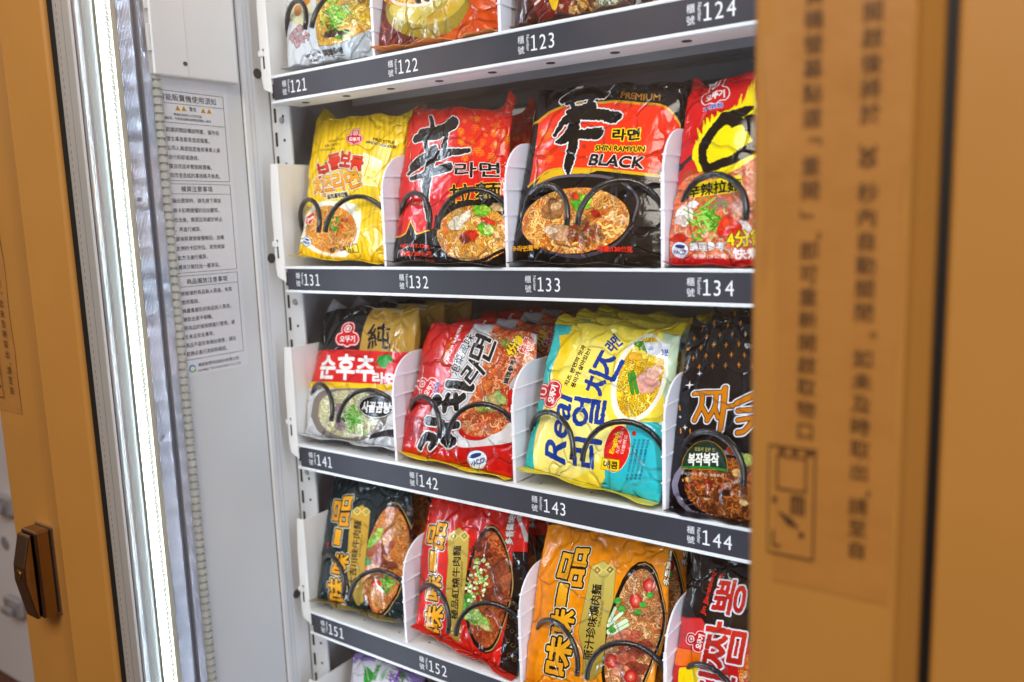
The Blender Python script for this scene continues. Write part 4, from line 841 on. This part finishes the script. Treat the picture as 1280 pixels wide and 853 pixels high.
def art151(a):
    a.a[:] = rgb('#17343a'); t = vnoise(a.H, a.W, 14, 4)[..., None]; a.a *= .9 + .2 * t
    bowl15(a, (385, 470), 98, 300, 10, ['#cf9a5a', '#e0b070', '#b97a3c', '#d8a866'])
    for c, r, col, s_, rot in (((345, 345), 60, '#b9cf6a', .35, -55), ((325, 375), 40, '#7fae3a', .4, -60), ((300, 440), 36, '#4e9a34', .6, -70), ((300, 480), 26, '#3a8a2a', .7, 0), ((345, 420), 50, '#a2552c', .6, -30), ((385, 430), 46, '#8e4422', .6, -60), ((415, 395), 40, '#a8603a', .5, -60), ((370, 480), 46, '#9a4a24', .6, 20), ((420, 500), 36, '#7f3c1e', .6, 0), ((345, 590), 26, '#c2361c', .8, -60)): a.chunk(c, r, col, .3, rot, s_)
    a.scatter(a.eg((395, 600), 36, 46), ['#4f9a34', '#7ec04a', '#a8d67a'], 60, 9); a.stroke([(340, 560), (350, 600), (365, 625)], 9, '#e9dcc8')
    panel15(a, [(222, 215), (268, 178), (312, 215), (302, 350), (285, 560), (272, 690), (232, 716), (212, 640), (192, 480), (205, 330)], '大吉川味牛肉麵', (222, 605), (250, 262), 38, '#d4ac4a')
    title15(a, [('品', (156, 285), (172, 135), 90), ('一', (134, 385), (150, 310), 30), ('味', (148, 540), (166, 440), 84), ('味', (118, 690), (142, 570), 96)])
    a.text('多香醬燒', (500, 230), (540, 130), 20, '#8d8a86', .8); a.text('味', (78, 410), (84, 370), 14, '#b83a34', 1)
def art152(a):
    a.a[:] = rgb('#d02b1e'); t = vnoise(a.H, a.W, 30, 4)[..., None]; a.a *= .93 + .14 * t
    a.poly([(540, 300), (640, 300), (600, 860), (470, 800), (520, 600)], '#1b1413'); 
    for i in range(14): a.ring((520 + (i % 3) * 17, 500 + i * 20), 7, '#8a7448', 2)
    bowl15(a, (440, 465), 84, 250, 4, ['#b05a34', '#8c3c22', '#c87a50', '#a04a2a'])
    a.scatter(a.eg((415, 300), 50, 50), ['#7a3420', '#a04a30', '#6a2414'], 50, 12)
    for c, r, col, s_, rot in (((480, 380), 56, '#8f5238', .7, -70), ((500, 430), 50, '#a3664a', .5, -60), ((460, 480), 46, '#7c3f2a', .7, -40), ((490, 500), 40, '#9a5a40', .6, 0), ((400, 590), 56, '#8fb85e', .5, 25), ((380, 570), 40, '#bcd68c', .6, -10), ((430, 620), 34, '#c9c48c', .35, 30), ((355, 500), 30, '#4e9a3a', .8, -60), ((350, 540), 24, '#69ad48', .8, -60)): a.chunk(c, r, col, .3, rot, s_)
    a.scatter(a.eg((395, 430), 46, 100, 8), ['#8ec05a', '#cfe0a0', '#b02a1c', '#e3ecc8'], 130, 9)
    panel15(a, [(272, 232), (318, 204), (360, 244), (356, 340), (340, 480), (325, 620), (308, 690), (268, 655), (275, 560), (262, 470), (278, 340)], '極品紅燒牛肉麵', (296, 585), (314, 280), 32, '#cdb968')
    title15(a, [('品', (216, 285), (226, 182), 74), ('一', (206, 382), (214, 305), 24), ('味', (200, 500), (212, 405), 66), ('味', (196, 640), (212, 530), 76)])
    a.text('多香醬燒', (528, 270), (534, 150), 30, '#e9e2de', 1, [(2, '#2a1a18')]); a.stroke([(560, 155), (580, 200), (592, 250)], 16, '#d9d2ce')
def art153(a):
    a.a[:] = rgb('#eb9d17'); t = vnoise(a.H, a.W, 36, 4)[..., None] * .5 + vnoise(a.H, a.W, 18, 9)[..., None] * .5; a.a *= .90 + .18 * t
    R = random.Random(6)
    for i in range(16): a.ring((R.uniform(180, 520), R.uniform(170, 900)), R.uniform(14, 26), '#f1ad2c', 3)
    bowl15(a, (610, 640), 112, 345, 10, ['#d8b088', '#c89868', '#e6cca4', '#b8824e'])
    for c, r, col, s_, rot in (((600, 650), 60, '#b0644e', .6, -30), ((560, 620), 46, '#c4806a', .6, 0), ((640, 700), 66, '#9a5240', .6, -40), ((580, 740), 60, '#ba6c56', .7, 10), ((630, 790), 60, '#8e4a38', .6, 0), ((560, 800), 50, '#c88a70', .6, 0), ((610, 850), 50, '#a55a46', .6, 0)): a.chunk(c, r, col, .3, rot, s_)
    for c in ((690, 390), (625, 462), (520, 750), (610, 830)):
        a.ell(c, 28, 32, 0, '#c23a30', rough=.06, out=[(2, '#8e221c')]); a.ell(c, 18, 21, 0, '#d8685a'); a.ell(c, 7, 9, 0, '#e9b0a0')
    for q, w in (([(505, 610), (580, 560)], 24), ([(500, 580), (560, 520)], 16), ([(520, 620), (590, 575)], 14), ([(505, 560), (530, 500)], 14)): a.stroke(q, w, '#dfe9d0', out=[(2, '#4f9a4a')])
    for c in ((540, 465), (690, 435), (632, 515), (560, 500), (520, 600), (655, 480)): a.chunk(c, 17, '#58a84a', .2, 0, .9)
    panel15(a, [(420, 300), (478, 272), (534, 328), (520, 470), (492, 560), (488, 680), (470, 800), (420, 845), (378, 835), (385, 720), (362, 610), (398, 430)], '原汁珍味爌肉麵', (402, 745), (448, 385), 46, '#d0c478', 'PORK ULTRA')
    title15(a, [('品', (316, 385), (346, 215), 116), ('一', (278, 500), (298, 385), 36), ('味', (270, 635), (296, 505), 104), ('味', (242, 810), (276, 635), 120)])
    a.text('多香醬燒', (765, 388), (796, 232), 30, '#efe4c8', 1, [(2, '#2f2416')])
def art154(a):
    a.a[:] = rgb('#241b19'); a.poly([(0, 430), (200, 432), (300, 560), (700, 620), (700, 1200), (0, 1200)], '#c22a28'); a.poly([(60, 440), (210, 440), (255, 560), (250, 640), (60, 630)], '#cf4446')
    a.poly([(0, 628), (245, 655), (240, 760), (0, 740)], '#e8801a'); a.poly([(60, 760), (190, 745), (200, 1100), (0, 1100)], '#efd51a')
    a.poly([(300, 440), (420, 470), (700, 560), (700, 480), (420, 400)], '#3c2a1c', .8); a.noodles([(430, 700), (620, 640), (700, 800), (690, 1100), (470, 1050)], '#b0521c', NOODR, 120, 6, 60)
    a.text('Jin Jjambbong', (213, 408), (264, 124), 36, '#e23a2c', 1.4, (), .15); a.text('Ramen', (285, 276), (312, 142), 34, '#e23a2c', 1.4, (), .15)
    a.emblem((168, 580), 74, -75); a.text('不倒翁', (238, 660), (252, 568), 26, '#3a5ab8', 1.3, [(2, '#c9d2ea')])
    K = dict(out=[(12, '#e3e0e4')], bold=7, rough=2)
    a.text('뽕', (362, 410), (410, 190), 200, ('#d4402a', '#b82a22'), **K); a.text('짬', (315, 760), (372, 470), 260, ('#d4402a', '#a82620'), **K); a.text('진', (250, 1010), (300, 800), 230, ('#a83430', '#b82a22'), **K)
def art121(a):
    a.a[:] = rgb('#d3d6da'); a.poly([(490, -830), (1020, -830), (1010, 280), (760, 430), (500, 492), (480, 200)], '#b5a58c')
    a.ell((310, 110), 130, 170, 10, '#d4d2b0'); a.ell((280, 120), 46, 62, 10, '#c58a4a'); a.ell((360, 10), 60, 60, 0, '#c58a2a')
    a.noodles([(500, -300), (1010, -300), (1005, 270), (760, 425), (505, 480)], '#c79a3c', ['#e4c878', '#d8b458', '#efdca0', '#cba03e'], 200, 6, 70)
    for c, r, col, s_, rot in (((640, 370), 80, '#4a2c20', .5, -20), ((760, 350), 70, '#3a2418', .35, -15), ((660, 300), 60, '#7a4a22', .6, 0), ((720, 400), 46, '#3c8a3a', .4, -15), ((750, 110), 30, '#b8301c', .8, -60), ((680, 20), 36, '#a8281c', .7, 0), ((800, 100), 60, '#e9e2cc', .6, 60), ((880, 60), 60, '#d9b83a', .6, -40), ((620, 180), 40, '#e0a83a', .35, -30), ((550, 260), 30, '#b83a2a', .6, 60), ((940, 180), 70, '#cdb24a', .8, 0)): a.chunk(c, r, col, .3, rot, s_)
    R = random.Random(2)
    for i in range(80):
        x, y = R.gauss(700, 55), R.gauss(170, 80); a.stroke([(x, y), (x + R.uniform(-40, 40), y + R.uniform(-40, 40)), (x + R.uniform(-80, 80), y + R.uniform(-70, 70))], R.uniform(6, 13), R.choice(('#5fae2c', '#86cc46', '#a8dd72', '#458f22', '#d8e8b0')))
    a.stroke([(500, 494), (640, 480), (800, 425), (1010, 270)], 12, '#9c8a54'); a.poly([(505, 500), (640, 488), (800, 435), (1020, 285), (1030, 640), (560, 690)], '#aeb4ba')
    a.text('얼큰한', (180, 420), (330, 300), 80, '#c9a8ac', 2, [(4, '#4a2a32')], .2); a.text('칼국수', (230, 470), (410, 380), 80, '#c9a8ac', 2, [(4, '#4a2a32')], .2)
    a.text('NET WT.110g', (328, 595), (510, 552), 30, '#3a3a40', 1); a.text('(3.88 OZ)', (360, 635), (520, 600), 26, '#3a3a40', 1); a.text('調理參考', (536, 562), (742, 520), 56, '#3c3e42', 2.5); a.stroke([(580, 590), (750, 570)], 5, '#5a5c60')
    a.poly([(140, 700), (420, 720), (640, 660), (1030, 560), (1030, 640), (100, 820)], '#8d9196', sm=True)
def art122(a):
    a.a[:] = rgb('#6e2016'); a.poly([(640, -460), (1180, -460), (1180, 150), (900, 190), (1010, 90), (1000, -10)], '#c85a1c', sm=True)
    a.poly(a.eg((860, 30), 215, 150, -14), '#a08f3a'); a.poly(a.eg((870, 0), 190, 120, -14), '#c3b04c'); a.ell((800, 40), 130, 70, -10, '#d4c56a', .6)
    a.noodles(a.eg((780, -40), 150, 75, -8), '#c07a34', NOOD, 90, 7, 60); a.stroke([(660, -20), (720, 25), (840, 30), (930, -20)], 14, '#dfd6c4')
    a.text('SOY SAUCE', (860, 105), (1010, 20), 34, '#d8a41c', 1.5, (), .1)
    a.poly([(570, 235), (600, 150), (680, 190), (760, 230), (1180, 120), (1180, 170), (700, 250)], '#7a2a1e'); a.stroke([(740, 240), (900, 190), (1010, 150), (1055, 120)], (8, 26, 14), '#d2701c')
    R = random.Random(3)
    for i in range(9): a.stroke([(R.uniform(590, 640), R.uniform(100, 200)), (R.uniform(600, 660), R.uniform(100, 200))], 4, '#a8605a')
def art123(a):
    a.a[:] = rgb('#52281a'); a.poly([(180, -400), (400, -400), (380, 60), (260, 90), (170, 20)], '#7a2a1e', sm=True); a.stroke([(255, -40), (275, 30), (300, -40)], 22, '#e0bf2c'); a.stroke([(185, 20), (215, -10), (230, -80)], 12, '#d9ccc8')
    a.ell((420, 20), 60, 40, -10, '#8c6a3a'); a.scatter(a.eg((410, 15), 70, 40), ['#b88a4a', '#6a3418', '#cfa86a'], 30, 14)
    a.poly([(470, -400), (640, -400), (620, 60), (480, 60)], '#b9bcb4'); a.scatter(a.eg((545, 10), 60, 40), ['#d8dcd4', '#9a9a84', '#e3e0c8', '#7f8a6a'], 60, 14)
def art161(a):
    a.a[:] = rgb('#d6d4dc'); a.stroke([(460, 215), (700, 300), (1000, 460)], 30, '#9d8bbf'); a.stroke([(455, 215), (380, 460)], 22, '#9d8bbf')
    a.poly([(538, 305), (610, 370), (618, 420), (580, 470), (540, 440)], '#2f9a34', sm=True); a.stroke([(545, 320), (585, 440)], 5, '#dfe8da')
    a.text('NATURAL', (630, 430), (650, 300), 34, '#3f9a3c', 2); a.text('GREEN', (690, 440), (712, 350), 30, '#6aa85c', 1.4); a.text('TEA', (735, 440), (765, 360), 30, '#8a8a5a', 1.4)
    a.scatter(a.eg((820, 420), 60, 50), ['#7a4aa8', '#9a6cc4', '#5f9a3a', '#cdb8e2'], 60, 16)

Z = {'131': (365, 130, 4.06), '132': (480, 100, 3.281), '133': (620, 90, 3.28), '134': (800, 80, 2.6656), '141': (370, 370, 4.267), '142': (480, 370, 3.555), '143': (630, 370, 3.046), '144': (800, 370, 2.437),
     '151': (390, 590, 4.267), '152': (480, 600, 3.37), '153': (630, 630, 3.824), '154': (840, 690, 5.229), '121': (340, 0, 8.53), '122': (320, 0, 4), '123': (620, 0, 3.879), '161': (380, 790, 7.11)}
make_pack(12, 'noodle_pack', 'pale grey pack with green topped noodle bowl above number 121', Z['121'], [(120, -640), (1010, -810), (1030, 590), (150, 720)], art121, '#c9ccd0', '#8d9298', seed=1,)
make_pack(12, 'noodle_pack', 'maroon and orange pack with a gold oval above number 122', Z['122'], [(640, -430), (1175, -470), (1185, 158), (562, 248)], art122, '#6e2016', '#d9761c', seed=2,)
make_pack(12, 'noodle_pack', 'brown pack cut off by the top of the photo above number 123', Z['123'], [(90, -480), (640, -560), (640, 0), (98, 118)], art123, '#52281a', '#52281a', seed=3,)
make_pack(13, 'noodle_pack', 'yellow cheese noodle pack with orange Korean letters in slot 131', Z['131'], [(122, 75), (598, 62), (560, 808), (30, 770)], art131, '#e6c708', '#dcb808', seed=4, ears=(.9, 1.0))
make_pack(13, 'noodle_pack', 'red pack with a big black brush character in slot 132', Z['132'], [(92, 122), (500, 128), (498, 768), (45, 740)], art132, '#cf2a18', '#1b1312', seed=5, ears=(.4, 1.2), behind=1, blabel=['red pack showing only its top edge behind the front pack in slot 132'], dy=.04)
make_pack(13, 'noodle_pack', 'black and orange pack with a black brush character in slot 133', Z['133'], [(188, 74), (790, 42), (668, 795), (42, 772)], art133, '#1b1513', '#15100f', seed=6, ears=(.3, .5), behind=1, blabel=['pack showing only its upper edge behind the black and orange pack in slot 133'])
make_pack(13, 'noodle_pack', 'red pack with a yellow flaming ring in slot 134', Z['134'], [(176, 88), (480, 8), (470, 690), (90, 660)], art134, '#cb201e', '#b8181c', seed=7, ears=(.8, .3))
make_pack(14, 'noodle_pack', 'black, gold and red pack with white Korean letters in slot 141', Z['141'], [(150, 78), (640, 80), (560, 820), (35, 735)], art141, '#c6c8cc', '#b4b6ba', seed=8, ears=(1.1, .2), behind=2, blabel=['gold and grey pack directly behind the black and gold pack in slot 141', 'gold and grey pack third in line in slot 141'])
make_pack(14, 'noodle_pack', 'red kimchi noodle pack with sideways black letters in slot 142', Z['142'], [(208, 122), (668, 170), (558, 812), (62, 690)], art142, '#b8241e', '#e3c414', seed=9, ears=(.2, .2), behind=3, blabel=['red kimchi pack directly behind the front one in slot 142', 'red kimchi pack third in line in slot 142', 'red kimchi pack farthest back in slot 142'])
make_pack(14, 'noodle_pack', 'yellow and turquoise cheese noodle pack with blue letters in slot 143', Z['143'], [(205, 112), (660, 150), (582, 790), (85, 655)], art143, '#d9bf12', '#d2bd1c', seed=10, ears=(.6, .7), behind=2, blabel=['yellow sealed turquoise pack directly behind the front one in slot 143', 'yellow and turquoise pack third in line in slot 143'], dy=.04)
make_pack(14, 'noodle_pack', 'black pack with gold Korean letters and green dome in slot 144', Z['144'], [(150, 100), (440, 62), (440, 715), (62, 665)], art144, '#1a171b', '#141116', seed=11, ears=(.6, .6), behind=1, blabel=['black pack directly behind the gold lettered black pack in slot 144'])
make_pack(15, 'noodle_pack', 'dark teal beef noodle pack with yellow sideways characters in slot 151', Z['151'], [(104, 30), (520, 120), (452, 800), (22, 680)], art151, '#16242a', '#7a6c3a', seed=12, ears=(.2, .3), behind=1, blabel=['dark pack directly behind the teal pack in slot 151'])
make_pack(15, 'noodle_pack', 'bright red beef noodle pack with yellow sideways characters in slot 152', Z['152'], [(172, 90), (600, 165), (545, 835), (140, 620)], art152, '#c22a1c', '#b8241a', seed=13, ears=(.2, .3), behind=1, blabel=['red pack directly behind the bright red pack in slot 152'])
make_pack(15, 'noodle_pack', 'orange pork noodle pack with yellow sideways characters in slot 153', Z['153'], [(212, 118), (790, 240), (690, 1085), (62, 890)], art153, '#d88c14', '#c98010', seed=14, ears=(.2, .3), behind=1, blabel=['orange pack directly behind the orange pork pack in slot 153'])
make_pack(15, 'noodle_pack', 'black and red pack with large red white edged letters in slot 154', Z['154'], [(150, 20), (720, 150), (650, 1180), (10, 1030)], art154, '#1f1816', '#8c1a18', seed=15, ears=(.3, .3))
make_pack(16, 'tea_pack', 'white and purple pack with a green leaf below strip 151', Z['161'], [(455, 210), (1010, 470), (860, 1430), (330, 1120)], art161, '#8f7cb4', '#8f7cb4', seed=16, ears=(.5, .3), cat='snack pack')
bpy.data.objects.remove(_fo)
